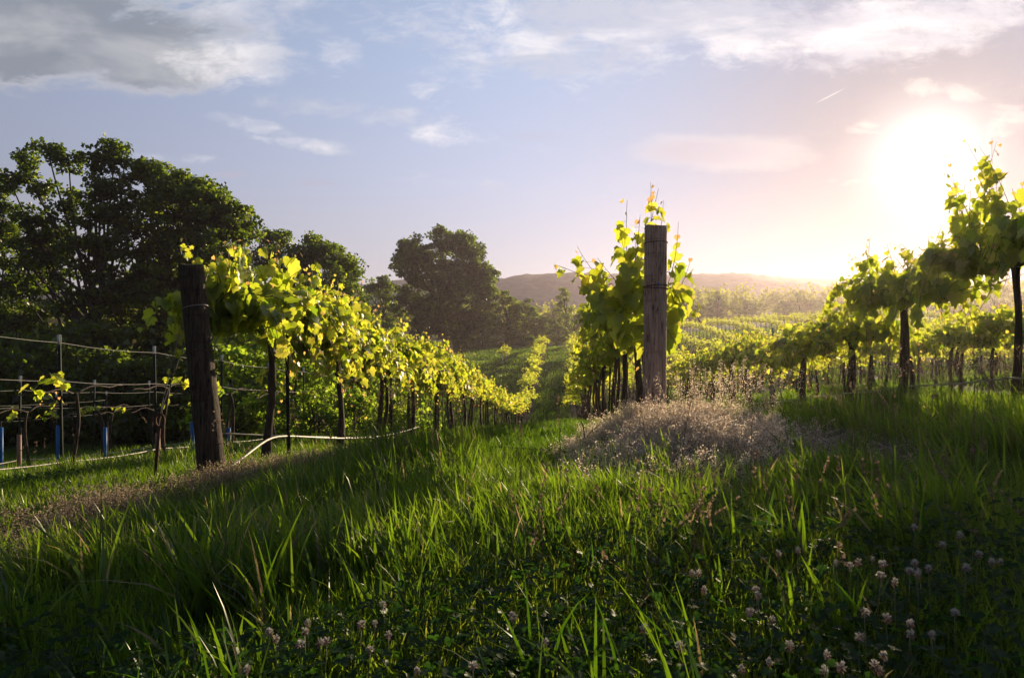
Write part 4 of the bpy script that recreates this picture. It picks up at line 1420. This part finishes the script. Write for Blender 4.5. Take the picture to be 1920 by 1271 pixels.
# clover leaves
rc = np.random.default_rng(51)
g = Geo()
a = np.linspace(0, 2 * PI, 9)[:-1]
CL_V = np.c_[.42 * np.sin(a), .5 - .5 * np.cos(a) - .12 * (np.abs(a - PI) < .1), .08 * np.abs(np.sin(a))]
CL_F = np.array([[0, 1, 2, 3, 4], [0, 4, 5, 6, 7]])
n = 10000
Y = rc.uniform(1.6, 8.6, n)
X = (rc.uniform(-VPX, 1920 - VPX, n) / FPX) * Y
Y = np.where(rc.random(n) < .7, rc.uniform(1.6, 3.6, n), Y)
X = (rc.uniform(-VPX, 1920 - VPX, n) / FPX) * Y
k2 = rc.random(n) < .12
X = np.where(k2, -5.6 + rc.normal(size=n) * .9, X)
Y = np.where(k2, 7.7 + rc.normal(size=n) * .6, Y)
keep = rc.random(n) < clover_zone(X, Y) * (1 - bare(X, Y)) * (.4 + .8 * vnoise(X, Y, .4, 23))
X, Y = X[keep], Y[keep]
n = len(X)
h = rc.uniform(.05, .15, n)
c0 = np.stack([X, Y, terrain(X, Y) + h], -1)
up_ = unit(rc.normal(size=(n, 3)) * .35 + np.array([0, 0, 1]))
ph = rc.uniform(0, 6.28, n)
for kk in range(3):
    an = ph + kk * 2.094
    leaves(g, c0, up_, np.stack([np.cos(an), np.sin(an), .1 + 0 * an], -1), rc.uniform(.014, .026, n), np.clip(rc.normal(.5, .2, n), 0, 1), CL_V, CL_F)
tag(g.build('clover_leaves', M['clover']), 'low dark clover leaves carpeting the shaded foreground', 'clover leaves', kind='stuff')

# clover flowers, each one a thing
FL = []
for sd in range(4):
    r = np.random.default_rng(600 + sd)
    g = Geo()
    n_ = 46
    d_ = unit(r.normal(size=(n_, 3)) + np.array([0, 0, .35]))
    leaves(g, d_ * .0035, np.cross(d_, r.normal(size=(n_, 3))), d_ + np.array([0, 0, .25]), r.uniform(.0095, .0125, n_), np.clip((d_[:, 2] + .6) * .7 + r.normal(size=n_) * .15, 0, 1),
           np.array([(0, 0, 0), (.22, .5, .05), (.1, 1, -.05), (-.1, 1, -.05), (-.22, .5, .05)]), np.array([[0, 1, 2, 3, 4]]))
    hm = g.mesh('flower_head', M['petal'])
    g = Geo()
    g.tube([(0, 0, -.26), (.008, .004, -.12), (0, 0, -.002)], [.0016, .0014, .0012], 4, tone=.9)
    FL.append((hm, g.mesh('stem', M['stem'])))


def flower(px, py, k_, label, group, hgt):
    x, y = ground_hit(px, py, hgt)
    z = gz(x, y) + hgt
    o = thing('clover_flower', (x, y, z), label, 'clover flower', group, k_ * 1.7)
    s_ = rv.uniform(.55, .95)
    o.scale = (s_, s_, rv.uniform(.8, 1))
    hd = link('flower_head', FL[k_ % 4][0], o)
    hd.rotation_euler = (rv.normal() * .3, rv.normal() * .3, 0)
    st = link('stem', FL[k_ % 4][1], o)
    return o


pts_r = [(1568, 1057), (1595, 1062), (1610, 1056), (1636, 1054), (1655, 1058), (1652, 1084), (1678, 1092), (1715, 1056), (1706, 1070), (1722, 1073), (1741, 1068), (1720, 1081), (1812, 1068), (1800, 1006),
         (1860, 1055), (1876, 1056), (1767, 1022), (1715, 990), (1320, 1106), (1298, 1076), (1310, 1078), (1418, 1108), (1421, 1120), (1407, 1152), (1448, 1164), (1620, 1152), (1662, 1160), (1708, 1170), (1708, 1192),
         (1747, 1197), (1480, 1213), (1551, 1233), (1577, 1250), (1656, 1234), (1640, 1249), (1650, 1262), (1391, 1258), (1442, 1244), (1275, 1215), (1612, 1195), (1545, 1260), (1790, 1150), (1835, 1040), (1460, 1040), (1496, 1036)]
pts_m = [(718, 1135), (703, 1173), (678, 1176), (571, 1185), (577, 1172), (694, 1222), (613, 1203), (600, 1206), (563, 1210), (505, 1186), (518, 1201), (1023, 1207), (887, 1252), (782, 1260), (1208, 1178), (728, 1190), (463, 1256), (962, 1160)]
pts_l = [(83, 915), (100, 908), (110, 912), (120, 905), (118, 920), (135, 917), (148, 910), (152, 921), (165, 912), (160, 928), (176, 923), (178, 930), (134, 932), (195, 892), (200, 905), (190, 912), (215, 898), (150, 893), (170, 897), (238, 890), (258, 878), (265, 884), (62, 925), (98, 930)]
for k_, (px, py) in enumerate(pts_r):
    flower(px, py, k_, 'pale clover flower on a thin stem in the dark lower right grass', 'clover flowers in the lower right grass', rv.uniform(.17, .25))
for k_, (px, py) in enumerate(pts_m):
    flower(px, py, k_, 'pale clover flower in the dark clover at the bottom middle of the photo', 'clover flowers at the bottom middle', rv.uniform(.16, .22))
for k_, (px, py) in enumerate(pts_l):
    flower(px, py, k_, 'white clover flower in the clover patch left of the anchor rod', 'clover flowers left of the anchor rod', rv.uniform(.16, .22))

# fallen twigs
for k_, (a_, b_, c2, lb) in enumerate([((1000, 912), (1030, 900), (1062, 893), 'bare pale twig lying on the path before the dry weeds'), ((870, 836), (950, 838), (1085, 848), 'long thin dead twig lying across the grass path'),
                                       ((1090, 840), (1098, 828), (1092, 806), 'short upright dead twig left of the dry weeds')]):
    P = []
    for (px, py) in (a_, b_, c2):
        x, y = ground_hit(px, py, .05)
        P.append(np.array((x, y, gz(x, y) + .05)))
    if k_ == 2:
        P[2] = P[0] + np.array([0, 0, .22])
        P[1] = P[0] + np.array([.05, 0, .1])
    o = thing('twig', tuple(P[0]), lb, 'twig')
    g = Geo()
    g.tube(bez(P[0] - P[0], P[1] - P[0], P[2] - P[0], 8), np.linspace(.009, .004, 8), 5)
    g.build('branch', M['bark'], o)
    g = Geo()
    m_ = (P[1] - P[0])
    g.tube(bez(m_ * .9, m_ + np.array([.05, .05, .05]), m_ + np.array([.14, .12, .10]), 5), np.linspace(.004, .002, 5), 4)
    g.build('side_twig', M['bark'], o)

# ------------------------------------------------------------------ haze: one even box of air round the whole scene
HZ = [(-690, -90, -12), (690, 530, 39)]
g = Geo()
c0, c1 = np.array(HZ[0], float), np.array(HZ[1], float)
g.box((c0 + c1) / 2, c1 - c0)
mh, k = material('haze')
vol = k.n('ShaderNodeVolumePrincipled')
vol.inputs['Color'].default_value = (.90, .75, .80, 1)
vol.inputs['Density'].default_value = .00042
vol.inputs['Anisotropy'].default_value = .7
o = k.n('ShaderNodeOutputMaterial')
k.t.links.new(vol.outputs[0], o.inputs['Volume'])
hz = g.build('haze', mh)
hz.display_type = 'WIRE'
tag(hz, 'warm thin evening haze over the valley', 'haze', kind='stuff')
